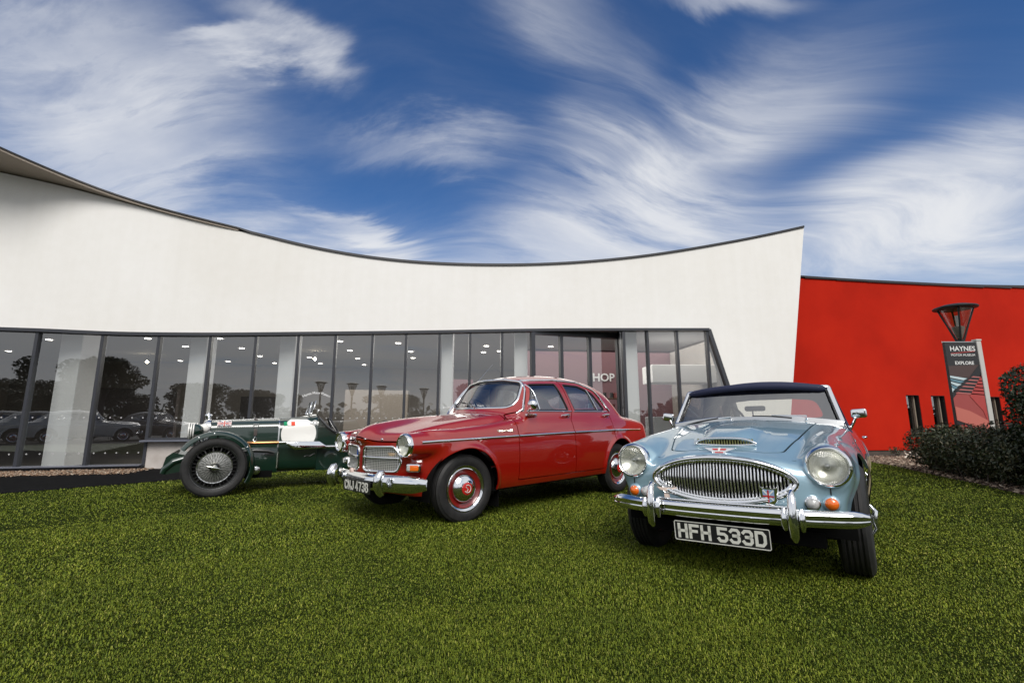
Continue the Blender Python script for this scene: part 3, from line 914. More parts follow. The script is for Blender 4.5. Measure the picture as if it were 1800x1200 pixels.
for p in (-1100, 1330):
    a, b = inside(p, .4), inside(p, 12.1)
    obj('hall_end_wall', fixn(loft([[(a[0], a[1], 0), (b[0], b[1], 0), (b[0] + .1, b[1], 0), (a[0] + .1, a[1], 0)], [(a[0], a[1], CZ), (b[0], b[1], CZ), (b[0] + .1, b[1], CZ), (a[0] + .1, a[1], CZ)]])), mat('hall_beige'), bld)
# shop sign on the wine-red partition
sx, sy = inside(985, 5.0); ex, ey = inside(1420, 5.0); an2 = math.atan2(ey - sy, ex - sx)
sg_ = at_y(1055, 664, (sy + .3)); VF = font_text('SHOP', .385, .008, .01)
obj('shop_sign', xf(VF, Matrix.Translation((sg_[0] + .02, sy - .05 + (sg_[0] - sx) * math.tan(an2), sg_[2])) @ Matrix.Rotation(an2, 4, 'Z') @ Matrix.Rotation(math.pi / 2, 4, 'X')), mat('sign_white', (.5, .5, .5), .5), bld)
# shop counter with a white fascia, shelves beside it
c0 = at_y(1150, 655, 14.2); c1 = at_y(1250, 648, 13.4)
obj('shop_fascia', bevel(box(((c0[0] + c1[0]) / 2 + .6, 14.3, 2.32), (3.0, .9, .52), .05), .01, 1), mat('fascia_white', (.74, .74, .73), .6), bld)
obj('shop_counter', bevel(box(((c0[0] + c1[0]) / 2 + .6, 14.3, .55), (3.0, .8, 1.04), .05), .01, 1), mat('counter_grey', (.35, .36, .37), .6), bld)
sh = empty('shelf_unit', (*inside(1128, 2.6), .03), .3, bld)
for k in range(5): obj('shelf', box((0, 0, .25 + .33 * k), (.9, .35, .025)), mat('shelf_wood', (.18, .10, .05), .6), sh)
obj('side_panel', box((-.46, 0, .85), (.03, .36, 1.7)), mat('shelf_wood'), sh); obj('side_panel', box((.46, 0, .85), (.03, .36, 1.7)), mat('shelf_wood'), sh)
for k in range(26):
    obj('stock', box((rng.uniform(-.4, .4), rng.uniform(-.05, .08), .2625 + .33 * rng.integers(0, 5) + .08), (.06, .1, .16)), mat('stock_%d' % (k % 4), [(.03, .03, .03), (.3, .2, .05), (.12, .1, .09), (.25, .04, .03)][k % 4], .6), sh)
# columns just inside the glass
for (pl, pr) in ((-110, -62), (107, 148), (335, 366), (492, 521), (776, 797), (903, 928), (1092, 1120)):
    pm = (pl + pr) / 2; X, Y, H = plan(pm); Y += .40; w = (pr - pl) / 830 * (Y * .986 + .3) * .93
    xc = at_y(pm, float(HY(pm)) + 8, Y)[0]
    obj('column', bevel(box((xc, Y + w / 2, (CZ + .03) / 2 + .015), (w, w, CZ - .035)), .01, 1), mat('column_white', (.86, .87, .86), .5), bld)
# downlights and spots on the ceiling
DL = [(86, 597), (230, 640), (194, 642), (197, 654), (260, 595), (386, 595), (425, 612), (326, 609), (317, 634), (401, 635), (457, 626), (483, 638), (430, 646), (384, 653), (455, 655), (312, 652), (544, 628), (563, 639), (578, 649), (525, 656), (598, 600), (615, 616), (629, 630), (640, 641), (592, 657), (700, 603), (722, 618), (726, 629), (658, 658), (855, 608), (850, 619), (968, 609), (878, 617), (15, 617), (40, 640), (1060, 697), (1000, 640)]
cold = mat('downlight_glow', (1, 1, 1), .5, emit=(1.0, .93, .82), estr=14.0)
ringm = mat('downlight_trim', (.6, .6, .6), .4)
for (px, py) in DL:
    q = at_z(px, py, CZ - .012)
    if not (9 < q[1] < 26): continue
    d = empty('downlight', (float(q[0]), float(q[1]), CZ - .004), 0, bld); r_ = .085
    obj('lens', ([(r_ * math.cos(a), r_ * math.sin(a), -.010) for a in np.linspace(0, 2 * math.pi, 15)[:-1]], [tuple(range(13, -1, -1))]), cold, d)
    obj('trim', lathe([(r_, -.011), (r_ + .02, -.009), (r_ + .022, 0)], 18), ringm, d, 40)
# two bright spotlights and the light they throw
for (px, py) in ((260, 635), (554, 630), (1090, 700)):
    q = at_z(px, py, CZ - .25)
    if q[1] > 30: q = at_y(px, py, 20.0)
    s_ = empty('spotlight', (float(q[0]), float(q[1]), float(q[2])), 0, bld)
    obj('can', lathe([(.0, .12), (.05, .11), (.06, .0), (.05, -.02)], 18), M_BLACK, s_, 50)
    obj('bulb', ellipsoid((0, -.03, -.02), (.05, .05, .05), 14, 8), mat('spot_glow', (1, 1, 1), .5, emit=(1, .85, .6), estr=60.0), s_, 60)
    obj('stem', tube([(0, 0, .1), (0, 0, .26)], .012, 6), M_BLACK, s_)
hl = bpy.data.lights.new('hall_lamp', 'AREA'); hl.shape = 'RECTANGLE'; hl.size = 14; hl.size_y = 6; hl.energy = 820; hl.color = (1, .96, .90)
ho = bpy.data.objects.new('hall_lamp', hl); ho.location = (-1.0, 16.0, CZ - .06); link(ho, bld)

# ------------------------------------------------------------------ red building on the right
red = tag(empty('red_building'), 'bright red rendered wing with narrow slit windows behind the hedge', 'building')
def redmat(nt, b):
    f = nz(nt, .55, 7, .62); nt.links.new(ramp(nt, f, [(.25, (.33, .0105, .003)), (.5, (.41, .0135, .004)), (.75, (.47, .018, .005))]), b.inputs['Base Color']); bump(nt, b, nz(nt, 140, 3), .12, .003)
M_REDW = mat('red_render', rough=.9, spec=.12, fn=redmat)
RA_, RB_ = (6.2, 12.42), (20.0, 14.6)
def red_at(px, py):
    r = ray(px, py); d = (RB_[0] - RA_[0], RB_[1] - RA_[1])
    # intersection with the wall plane
    t = (RA_[0] * d[1] - RA_[1] * d[0]) / (r[0] * d[1] - r[1] * d[0]); return np.array([0, 0, CAM_H]) + r * t
rtop = [(1408, 489), (1500, 495), (1600, 500), (1700, 504.5), (1800, 506), (1950, 507), (2150, 505)]
an3 = math.atan2(RB_[1] - RA_[1], RB_[0] - RA_[0]); ux, uy = math.cos(an3), math.sin(an3)
def s_of(P): return (P[0] - RA_[0]) * ux + (P[1] - RA_[1]) * uy
TOP = [(0.0, red_at(1408, 489)[2] + .05)] + [(s_of(red_at(a, b)), red_at(a, b)[2]) for a, b in rtop]; TOP = sorted(set(TOP))
topf = lambda s: float(np.interp(s, [q[0] for q in TOP], [q[1] for q in TOP]))
wins = []
for (x0, x1, yt) in ((1592, 1615, 694), (1636, 1660, 695), (1740, 1757, 697)):
    a = red_at(x0, yt); b = red_at(x1, yt); wins.append((s_of(a), s_of(b), .52, float(a[2])))
cuts = [0.0]
for w in wins: cuts += [w[0], w[1]]
cuts += [14.0]
def rp(s, o, z): return (RA_[0] + ux * s - uy * o, RA_[1] + uy * s + ux * o, z)
def rbox(s0, s1, z0, zt0, zt1, o0=0.0, o1=.4):
    V = [rp(s0, o0, z0), rp(s1, o0, z0), rp(s1, o1, z0), rp(s0, o1, z0), rp(s0, o0, zt0), rp(s1, o0, zt1), rp(s1, o1, zt1), rp(s0, o1, zt0)]
    return V, [(0, 3, 2, 1), (4, 5, 6, 7), (0, 1, 5, 4), (1, 2, 6, 5), (2, 3, 7, 6), (3, 0, 4, 7)]
pieces = []
PZ = .17
ss = sorted(set(cuts + list(np.linspace(0, 14, 15))))
for s0, s1 in zip(ss[:-1], ss[1:]):
    w = [q for q in wins if q[0] - 1e-6 <= s0 and s1 <= q[1] + 1e-6]
    if w:
        pieces.append(rbox(s0, s1, PZ, w[0][2], w[0][2])); pieces.append(rbox(s0, s1, w[0][3], topf(s0), topf(s1)))
    else:
        pieces.append(rbox(s0, s1, PZ, topf(s0), topf(s1)))
import bmesh as _bm
def weld(VF):
    bm = _bm.new(); vs = [bm.verts.new(v) for v in VF[0]]
    for f in VF[1]:
        try: bm.faces.new([vs[i] for i in f])
        except ValueError: pass
    _bm.ops.remove_doubles(bm, verts=bm.verts, dist=1e-4)
    # drop the inner faces shared by neighbouring blocks
    from collections import Counter
    key = lambda f: tuple(sorted(v.index for v in f.verts)); bm.verts.index_update(); c = Counter(key(f) for f in bm.faces)
    _bm.ops.delete(bm, geom=[f for f in bm.faces if c[key(f)] > 1], context='FACES_ONLY')
    _bm.ops.recalc_face_normals(bm, faces=bm.faces); bm.verts.index_update()
    out = [tuple(v.co) for v in bm.verts], [tuple(v.index for v in f.verts) for f in bm.faces]; bm.free(); return out
obj('wall', weld(join(*pieces)), M_REDW, red)
obj('coping', join(*[rbox(a, b, topf(a) + .004, topf(a) + .07, topf(b) + .07, -.04, .44) for a, b in zip(np.linspace(0, 13, 14), np.linspace(1, 14, 14))]), M_COPING, red)
obj('plinth', rbox(0, 14, -.03, PZ - .003, PZ - .003, .03, .4), mat('dark_brown_plinth', fn=mottled((.05, .038, .032), (.08, .062, .05), 4), rough=.85), red)
obj('back_room', rbox(.3, 14, .0, 2.6, 2.6, 1.4, 1.6), M_BLACK, red)
for s0, s1, z0, z1 in wins:
    wd = empty('window', (0, 0, 0), 0, red)
    obj('pane', ([rp(s0, .16, z0), rp(s1, .16, z0), rp(s1, .16, z1), rp(s0, .16, z1)], [(0, 1, 2, 3)]), glass_mat('dark_glass', (.25, .25, .25), boost=9.0), wd)
    obj('frame_bar', rbox(s0 + (s1 - s0) * .80, s0 + (s1 - s0) * .80 + .035, z0, z1, z1, .10, .155), mat('frame_tan', (.22, .185, .14), .5), wd)
    obj('reveal', rbox(s1 - .012, s1 - .003, z0, z1, z1, .01, .38), M_BLACK, wd)
    obj('head_reveal', rbox(s0, s1 - .013, z1 - .012, z1 - .003, z1 - .003, .01, .38), M_BLACK, wd)
    obj('sill', rbox(s0 - .02, s1 + .02, z0 + .003, z0 + .03, z0 + .03, -.03, .2), M_COPING, wd)

# ------------------------------------------------------------------ things every car has
def tyre_profile(Ro, rr, w, grooves=4):
    P = [(rr, .36 * w), (rr + .008, .42 * w), (rr + .3 * (Ro - rr), .485 * w), (rr + .55 * (Ro - rr), .5 * w), (rr + .78 * (Ro - rr), .475 * w), (Ro - .016, .42 * w), (Ro - .005, .375 * w)]
    tw = .36 * w; n = grooves; tread = [(Ro - .001, tw)]
    for i in range(n):
        c = tw - (i + .9) * 2 * tw / (n + .8)
        tread += [(Ro, c + .007), (Ro - .008, c + .004), (Ro - .008, c - .004), (Ro, c - .007)]
    tread += [(Ro - .001, -tw)]
    return P + tread + [(r, -h) for r, h in reversed(P)]

def tyre(Ro, rr, w, n=64):
    return lathe(list(reversed(tyre_profile(Ro, rr, w))), n, 'y', closed_prof=True)

def headlamp(parent, c, r, yaw=0.0, pitch=0.0, bezel=.013, deep=.05, lens_col=None):
    """sealed-beam lamp facing +x: bezel ring, reflector bowl, bulb cap, ribbed glass"""
    h = empty('headlight', c, yaw, parent); h.rotation_euler = (0, pitch, yaw)
    ring = lathe([(r - bezel * 1.6, .006), (r - bezel * 1.5, .014), (r - bezel * .8, .022), (r, .012), (r + .004, -.005), (r + .002, -.05), (r - bezel, -.05)], 48, 'x')
    obj('bezel', fixn(ring), M_CHROME, h, 50)
    ri = r - bezel * 1.5
    bowl = [(ri * t, -deep * (1 - t * t)) for t in np.linspace(.12, 1, 8)]
    obj('reflector', lathe(bowl, 40, 'x'), mat('lamp_reflector', (.84, .84, .78), .22, .75), h, 180)
    obj('bulb', lathe([(0.0, -.012), (.012, -.014), (.016, -.025), (.014, -.05), (.0, -.05)], 20, 'x'), M_STEEL, h, 60)
    lens = [(ri * t, .006 + .022 * (1 - t * t)) for t in np.linspace(1, 0, 9)]
    g = obj('lens', lathe(lens, 48, 'x'), mat('headlight_glass'), h, 180)
    return h
def _ribbed(m):
    nt = m.node_tree; gl = [n for n in nt.nodes if n.type == 'BSDF_GLOSSY'][0]
    w = nt.nodes.new('ShaderNodeTexWave'); w.wave_type = 'BANDS'; w.bands_direction = 'Y'; w.inputs['Scale'].default_value = 40; w.inputs['Distortion'].default_value = .3
    tc = nt.nodes.new('ShaderNodeTexCoord'); nt.links.new(tc.outputs['Object'], w.inputs['Vector'])
    bp_ = nt.nodes.new('ShaderNodeBump'); bp_.inputs['Strength'].default_value = .5; bp_.inputs['Distance'].default_value = .004
    nt.links.new(w.outputs['Fac'], bp_.inputs['Height']); nt.links.new(bp_.outputs[0], gl.inputs['Normal'])
_ribbed(glass_mat('headlight_glass', (.93, .93, .89), boost=3.0))

def plate(parent, name, txt, c, w, h, cw, ch, gap, t, rot=(0, 0, 0), border=True, space=None):
    p = empty(name, c, 0, parent); p.rotation_euler = rot
    obj('backing', bevel(prism(fillet([(-w / 2, -h / 2), (w / 2, -h / 2), (w / 2, h / 2), (-w / 2, h / 2)], .012, 4), -.006, 0, 'yz'), .001, 1), M_PLATE, p)
    if border:
        o = fillet([(-w / 2 + .003, -h / 2 + .003), (w / 2 - .003, -h / 2 + .003), (w / 2 - .003, h / 2 - .003), (-w / 2 + .003, h / 2 - .003)], .010, 4)
        obj('rim', stroke(o + [o[0]], .004, .0035), M_DIGIT, p)
    total = 0
    for i, chh in enumerate(txt):
        total += (space or cw * .5) if chh == ' ' else cw + gap
    total -= gap
    u = -total / 2
    for chh in txt:
        if chh == ' ': u += space or cw * .5; continue
        VF, _ = stroke_text(chh, cw, ch, gap, t)
        # the plate faces +x, so reading runs towards -y ... seen from the front the car's left is the viewer's right
        obj('character', ([(v[0], v[1] + u, v[2] - ch / 2) for v in VF[0]], VF[1]), M_DIGIT, p)
        u += cw + gap
    return p

def wheel_well(parent, x, z, r, y0, y1):
    n = 30; A = np.linspace(-.22, math.pi + .22, n); V = []; F = []
    for a in A:
        ca, sa = math.cos(a), math.sin(a)
        V += [(x + .02 * ca, y0, z + .02 * sa), (x + r * ca, y0, z + r * sa), (x + r * ca, y1, z + r * sa)]
    for i in range(n - 1):
        F += [(3 * i, 3 * i + 1, 3 * i + 4, 3 * i + 3), (3 * i + 1, 3 * i + 2, 3 * i + 5, 3 * i + 4)]
    obj('wheel_well', (V, F), M_UNDER, parent, 40)
    obj('wheel_well', mirror((V, F)), M_UNDER, parent, 40)

def place_car(root, x, y, yaw, roll=0.0, pitch=0.0, z=0.0):
    root.rotation_mode = 'XYZ'
    root.location = (x, y, z); root.rotation_euler = (roll, pitch, yaw)

# ------------------------------------------------------------------ the red saloon
def build_saloon(H=.013):
    Wp = Sp((.72, .70), (.45, .757), (.1, .795), (-.6, .808), (-1.6, .81), (-2.5, .80), (-3.1, .745), (-3.6, .665))
    tuck = Sp((.2, .075), (.3, .03), (.42, .008), (.56, .0), (.72, .006), (.84, .028), (.94, .07), (1.02, .125))
    zc = Sp((.75, .77), (.66, .832), (.5, .878), (.25, .922), (-.05, .962), (-.4, 1.0), (-.8, 1.035), (-1.3, 1.03), (-2.6, 1.03), (-2.95, 1.01), (-3.3, .95), (-3.55, .87), (-3.72, .77))
    zf = Sp((.75, .79), (.6, .818), (.35, .834), (.1, .858), (-.25, .890), (-.7, .945), (-1.2, .985), (-2.4, .985), (-3.0, .955), (-3.4, .905), (-3.7, .84))
    roof = Sp((-.62, 1.20), (-.8, 1.32), (-1.0, 1.408), (-1.25, 1.466), (-1.55, 1.497), (-1.85, 1.505), (-2.15, 1.488), (-2.45, 1.43), (-2.75, 1.315), (-3.0, 1.17))
    cw = Sp((.95, .735), (1.05, .702), (1.2, .655), (1.32, .612), (1.42, .57), (1.52, .52))
    ARF, ARR, RA = (.03, .30), (-2.6, .31), .375
    def F(x, y, z):
        y = np.abs(y)
        rf = np.sqrt((x - ARF[0]) ** 2 + (z - ARF[1]) ** 2); rr = np.sqrt((x - ARR[0]) ** 2 + (z - ARR[1]) ** 2)
        W = Wp(x) - tuck(z) + .028 * gauss(rf - RA - .006, .034) + .022 * gauss(rr - RA - .006, .034)
        # crease along the flank
        side = y - W
        hood = zc(x) - .034 * (y / .5) ** 2 - .085 * sstep(.485, .60, y) * sstep(-.90, -.35, x) + (.060 * gauss(y, .14) - .022) * sstep(-.6, .6, x)
        fen = zf(x) - 2.4 * (y - .675) ** 2
        top = z - smax(hood, fen, .025)
        nose = x - (.692 + .050 * gauss(y, .13) * sstep(.69, .77, z) - .46 * y ** 2 - .16 * np.maximum(y - .42, 0) ** 2 / .1 - .9 * np.maximum(z - .74, 0) ** 2 - .35 * np.maximum(.5 - z, 0) ** 1.5)
        tail = (-3.66 + .10 * (y / .6) ** 2 + .25 * np.maximum(z - .7, 0) ** 1.2) - x
        bot = (.245 + .05 * sstep(.35, .7, x) + .06 * sstep(-3.2, -3.65, x)) - z
        b = smax(side, top, .085)
        b = smax(b, nose, .075)
        b = smax(b, tail, .16)
        b = smax(b, bot, .03)
        # headlamp nacelle
        rl = np.sqrt((y - .615) ** 2 + (z - .715) ** 2) - .108 - .02 * sstep(.6, .2, x)
        nac = smax(rl, np.abs(x - .40) - .20, .03)
        b = smin(b, nac, .075)
        # cabin
        cs = y - (cw(z) - .05 * sstep(-2.2, -3.0, x) * 1.0)
        cr = z - (roof(x) - .10 * (y / .55) ** 2.4)
        ws = x - (-.655 - .16 * (y / .6) ** 2 - (z - 1.03) * .83)
        rw = (-3.06 + .20 * (y / .6) ** 2 + (z - 1.02) * 1.05) - x
        c = smax(cs, cr, .13)
        c = smax(c, ws, .05)
        c = smax(c, rw, .16)
        c = smax(c, .8 - z, .02)
        return smin(b, c, .045)
    paint = mat('red_car_paint', (.265, .0055, .0018), .35, coat=1.0, spec=.25, coat_rough=.015, coat_ior=1.85)
    root = empty('red_saloon_car')
    M = isosurf(F, (-3.74, -.026, .18), (.80, .90, 1.56), H)
    M = clip(M, lambda x, y, z: -y)
    # wheel arches
    for (cx, cz) in (ARF, ARR):
        M = clip(M, lambda x, y, z: np.where((y > .35) & (z < .8), RA - np.sqrt((x - cx) ** 2 + (z - cz) ** 2), -1.0))
    # ---- glass outlines
    w1 = fillet([(-.90, 1.045), (-1.085, 1.345), (-1.51, 1.365), (-1.62, 1.045)], [.03, .05, .03, .025], 5)
    w2 = fillet([(-1.74, 1.045), (-1.645, 1.365), (-1.95, 1.355), (-2.20, 1.275), (-2.40, 1.05)], [.025, .03, .2, .2, .03], 6)
    frame = fillet([(-.85, 1.035), (-1.065, 1.385), (-1.56, 1.405), (-1.98, 1.392), (-2.25, 1.30), (-2.47, 1.035)], [.02, .07, .3, .3, .2, .03], 6)
    def side_only(g): return lambda x, y, z: np.where((y > .3) & (z > .98), g(x, y, z), 1.0)
    G1 = side_only(lambda x, y, z: sdpoly(w1, x, z)); G2 = side_only(lambda x, y, z: sdpoly(w2, x, z))
    def GW(x, y, z):       # windscreen outline, seen from the front
        p = fillet([(-.575, 1.066), (.575, 1.066), (.485, 1.368), (.22, 1.408), (-.22, 1.408), (-.485, 1.368)], [.11, .11, .10, .4, .4, .10], 6)
        return np.where((x > -1.30) & (x < -.5), sdpoly(p, y, z), 1.0)
    def GR(x, y, z):
        p = fillet([(-.57, 1.10), (.57, 1.10), (.47, 1.36), (-.47, 1.36)], .08, 6)
        return np.where(x < -2.35, sdpoly(p, y, z), 1.0)
    gl = []
    for g in (G1, G2, GW, GR):
        a, M = split(M, g); gl.append(a)
    def glass(name, Ms, **k):
        V = Ms[0]; N = grad(F, V); N /= np.linalg.norm(N, axis=1)[:, None]
        return obj(name, (V - N * .012, Ms[1]), M_CARGLASS, root, 180, N)
    gs = {}
    gs['w'] = glass('windscreen', both(gl[2])); glass('rear_window', both(gl[3]))
    for m_ in (gl[0], mirror_np(gl[0])): glass('front_door_window', m_)
    for m_ in (gl[1], mirror_np(gl[1])): glass('rear_door_window', m_)
    # ---- shut lines
    d1 = [(-.655, .325), (-.655, .93), (-.70, .985), (-.855, 1.03), (-1.068, 1.39), (-1.56, 1.408), (-1.60, 1.404), (-1.685, 1.04), (-1.60, .93), (-1.615, .325)]
    d2 = [(-1.615, .325), (-1.60, .93), (-1.685, 1.04), (-1.60, 1.404), (-1.98, 1.396), (-2.25, 1.305), (-2.48, 1.03), (-2.46, .9), (-2.47, .78), (-2.47, .64), (-2.30, .55), (-2.20, .325)]
    def door(poly): return lambda x, y, z: np.where(y > .45, sdpoly(poly, x, z), 1.0)
    D1, M = split(M, door(d1), .011)
    D2, M = split(M, door(d2), .011)
    def bonnet(x, y, z):
        p = fillet([(.76, -.515), (.76, .515), (.35, .575), (-.66, .605), (-.62, 0), (-.66, -.605), (.35, -.575)], [.05, .05, .3, .04, .3, .04, .3], 5)
        return np.maximum(sdpoly(p, x, y), .742 + .040 * gauss(y, .13) - z)
    BON, M = split(M, bonnet, .013)
    def boot(x, y, z):
        p = [(-2.98, -.60), (-3.9, -.56), (-3.9, .56), (-2.98, .60)]
        return np.maximum(sdpoly(p, x, y), .50 - z)
    BOOT, M = split(M, boot, .007)
    # grille openings
    go = fillet([(.045, .492), (.045, .69), (.43, .698), (.485, .64), (.50, .56), (.47, .478), (.10, .472)], [.05, .05, .05, .08, .06, .05, .05], 6)
    GO = lambda x, y, z: np.where(x > .3, sdpoly(go, y, z), 1.0)
    M = clip(M, lambda x, y, z: -GO(x, y, z))
    M = clip(M, lambda x, y, z: np.where(x > .45, .094 - np.sqrt((y - .617) ** 2 + (z - .715) ** 2), -1.0))
    # floor panel is black
    FL, M = split(M, lambda x, y, z: z - .262)
    panel('body', both(M), F, paint, root, .02)
    panel('underbody', both(FL), F, M_UNDER, root, 0)
    panel('bonnet', both(BON), F, paint, root, .014)
    panel('boot_lid', both(BOOT), F, paint, root, .014)
    doors = []
    for a, nm in ((D1, 'front_door'), (D2, 'rear_door')):
        doors.append(panel(nm, a, F, paint, root, .02)); doors.append(panel(nm, mirror_np(a), F, paint, root, .02))
    wheel_well(root, ARF[0], ARF[1], RA + .012, .40, .74); wheel_well(root, ARR[0], ARR[1], RA + .012, .40, .73)
    obj('floor_pan', box((-1.5, 0, .28), (3.9, 1.0, .05)), M_UNDER, root)
    # ---- bright work
    def two(name, VF, m, sm=60, par=root):
        a = obj(name, VF, m, par, sm); b = obj(name, mirror(VF), m, par, sm); return a, b
    for seg in ([(.50, .742), (.2, .752), (-.2, .762), (-.648, .770)], [(-.662, .770), (-1.1, .778), (-1.597, .786)], [(-1.612, .786), (-2.0, .79), (-2.462, .794)], [(-2.475, .794), (-2.9, .792), (-3.25, .786)]):
        P, N = onside(F, densify(seg, .06, False), .001); two('side_moulding', trim(P, N, .026, .013), M_CHROME)
    P, N = onside(F, densify(frame, .05)[:-1], .004)
    fr_open = fillet([(-.80, 1.0), (-.86, 1.045), (-1.068, 1.388), (-1.56, 1.41), (-1.98, 1.398), (-2.26, 1.305), (-2.50, 1.04)], [0, .02, .07, .3, .3, .2, 0], 6)
    P, N = onside(F, densify(fr_open, .04, False), .003); two('gutter_moulding', trim(P, N, .020, .014), M_CHROME)
    P, N = onside(F, densify([(-.88, 1.030), (-1.66, 1.030)], .06, False), .002); two('waist_moulding', trim(P, N, .016, .008), M_CHROME)
    P, N = onside(F, densify([(-1.70, 1.030), (-2.44, 1.034)], .06, False), .002); two('waist_moulding', trim(P, N, .016, .008), M_CHROME)
    for pl in (w1, w2):
        P, N = onside(F, densify(pl, .04), -.002); two('window_seal', trim(P, N, .016, .004, True), M_BLACK)
    P, N = onside(F, densify([(-1.095, 1.05), (-1.055, 1.34)], .05, False), .0); two('quarter_light_bar', trim(P, N, .018, .008), M_CHROME)
    P, N = onside(F, densify([(-2.215, 1.05), (-2.10, 1.315)], .05, False), .0); two('quarter_light_bar', trim(P, N, .014, .008), M_CHROME)
    wsp = fillet([(-.575, 1.066), (.575, 1.066), (.485, 1.368), (.22, 1.408), (-.22, 1.408), (-.485, 1.368)], [.11, .11, .10, .4, .4, .10], 6)
    def wsurf(pts, off):
        P = []; N = []
        for y, z in pts:
            n = Vector((1, .32 * y / .36, .83)).normalized(); x = -.655 - .16 * (y / .6) ** 2 - (z - 1.03) * .83 - .006
            P.append((x + n.x * off, y + n.y * off, z + n.z * off)); N.append(tuple(n))
        return P, N
    P, N = wsurf(densify(wsp, .03), .002); obj('windscreen_moulding', trim(P, N, .030, .012, True), M_CHROME, root, 60)
    P, N = wsurf([(y * .960, 1.235 + (z - 1.235) * .92) for y, z in densify(wsp, .03)], -.004); obj('windscreen_seal', trim(P, N, .014, .006, True), M_BLACK, root, 60)
    # ---- grilles
    def yz_on(pts, off): return onfront(F, pts, off)
    for sg in (1, -1):
        g = empty('grille', (0, 0, 0), 0, root)
        pts = densify(go, .03); Q = None
        def gx(y): return .692 - .46 * y * y - 1.6 * max(y - .42, 0) ** 2 - .018
        Q = [(gx(y) + .016, y * sg, z) for y, z in pts]
        obj('surround', tube(Q, .0135, 8, True), M_CHROME, g, 60)
        obj('divider', tube([(gx(y) + .02, y * sg, .597) for y in np.linspace(.05, .49, 12)], .011, 8), M_CHROME, g, 60)
        bars = []
        for z in np.linspace(.483, .69, 15):
            ys = [y for y in np.linspace(.05, .492, 60) if sdpoly(go, np.array([y]), np.array([z]))[0] < -.004]
            if len(ys) > 3: bars.append(tube([(gx(y), y * sg, z) for y in ys[::4] + [ys[-1]]], .0044, 4))
        for y in np.linspace(.07, .475, 19):
            zs = [z for z in np.linspace(.47, .70, 60) if sdpoly(go, np.array([y]), np.array([z]))[0] < -.004]
            if len(zs) > 3: bars.append(tube([(gx(y) - .005, y * sg, zs[0]), (gx(y) - .005, y * sg, zs[-1])], .0048, 4))
        obj('mesh', join(*bars), mat('grille_silver', (.80, .79, .76), .35, .8), g, 60)
        obj('backing', fixn(loft([[(gx(y) - .05, y * sg, z) for y in np.linspace(.02, .54, 12)] for z in (.45, .72)], False)), M_UNDER, g)
        if sg == 1:
            sc = [tube([(gx(.40 + t * .09) + .012, .36 + t * .095, .632 + .014 * math.sin(t * 34) * (1 if t < .8 else .4)) for t in np.linspace(0, 1, 30)], .0035, 5)]
            obj('badge_script', join(*sc), mat('gilt', (.7, .42, .12), .3, .8), g, 60)
        else:
            obj('shield_badge', bevel(prism(fillet([(-.105, .585), (-.085, .56), (-.065, .585), (-.065, .66), (-.105, .66)], .008, 3), gx(.085) + .0, gx(.085) + .014, 'yz'), .003, 1), mat('blue_enamel', (.02, .09, .42), .25, coat=.8), g, 40)
    # bonnet front mouldings: small bright studs over the lip and the badge on the far side
    for y in (.10, .30):
        P, N = onfront(F, [(y, .765)], .004); obj('bonnet_stud', ellipsoid(tuple(P[0]), (.010, .02, .009), 12, 8), M_CHROME, root, 60)
    for y in (-.10, -.22, -.33):
        P, N = onfront(F, [(y, .768)], .004); obj('bonnet_stud', ellipsoid(tuple(P[0]), (.008, .014, .008), 12, 8), M_CHROME, root, 60)
    # lower front lip bead
    P, N = onfront(F, [(y, .425) for y in np.linspace(-.62, .62, 40)], .0); obj('front_apron_bead', tube([tuple(p) for p in P], .016, 8), paint, root, 60)
    # ---- lamps
    for sg in (1, -1):
        headlamp(root, (.612, .617 * sg, .715), .103, yaw=.05 * sg)
        t = empty('indicator', (.528, .645 * sg, .52), sg * R(33), root)
        o = fillet([(-.066, -.034), (.066, -.034), (.066, .034), (-.066, .034)], .02, 4)
        obj('lamp_base', bevel(prism(o, -.05, .012, 'yz'), .004, 2), M_CHROME, t, 40)
        oi = fillet([(-.052, -.024), (.052, -.024), (.052, .024), (-.052, .024)], .012, 4)
        obj('lens', bevel(prism([(y, z) for y, z in oi], .010, .024, 'yz'), .005, 2), M_AMBER, t, 40)
        obj('side_lens', bevel(prism([(y * .3 - sg * .040, z * .98) for y, z in oi], .011, .0255, 'yz'), .004, 2), M_CLEARL, t, 40)
    # ---- bumper: a deep pressed blade that wraps round the corners
    def blade(xc, x1, ys, zc_, prof, front=1):
        sc_ = [1.0 - .42 * max(0.0, (abs(y) - .66) / .14) ** 1.6 for y in ys]
        pts = []
        for y in ys:
            t = abs(y) / .80
            pts.append((xc - x1 * (t ** 2.6), y, zc_))
        return sweep(pts, prof, up=(0, 0, 1), scales=sc_)
    prof = [(-.0, -.078), (.020, -.066), (.036, -.03), (.040, .005), (.034, .038), (.014, .066), (-.004, .070), (.006, .04), (.014, .0), (.006, -.04)]
    ys = np.linspace(-.80, .80, 41)
    obj('front_bumper', fixn(blade(.70, .21, ys, .385, prof)), M_CHROME, root, 45)
    rp = [(-a, b) for a, b in prof]
    obj('rear_bumper', fixn(sweep([(-3.72 + .2 * (abs(y) / .78) ** 2.6, y, .40) for y in np.linspace(-.78, .78, 31)], rp)), M_CHROME, root, 45)
    for sg in (1, -1):
        ov = [(.728, .465 * sg, .295), (.752, .465 * sg, .325), (.775, .465 * sg, .38), (.770, .465 * sg, .435), (.745, .465 * sg, .475), (.715, .465 * sg, .487)]
        obj('overrider', tube(ov, [.028, .036, .040, .040, .036, .022], 14), M_CHROME, root, 60)
        obj('bumper_bracket', box((.62, .40 * sg, .37), (.16, .04, .03)), M_UNDER, root)
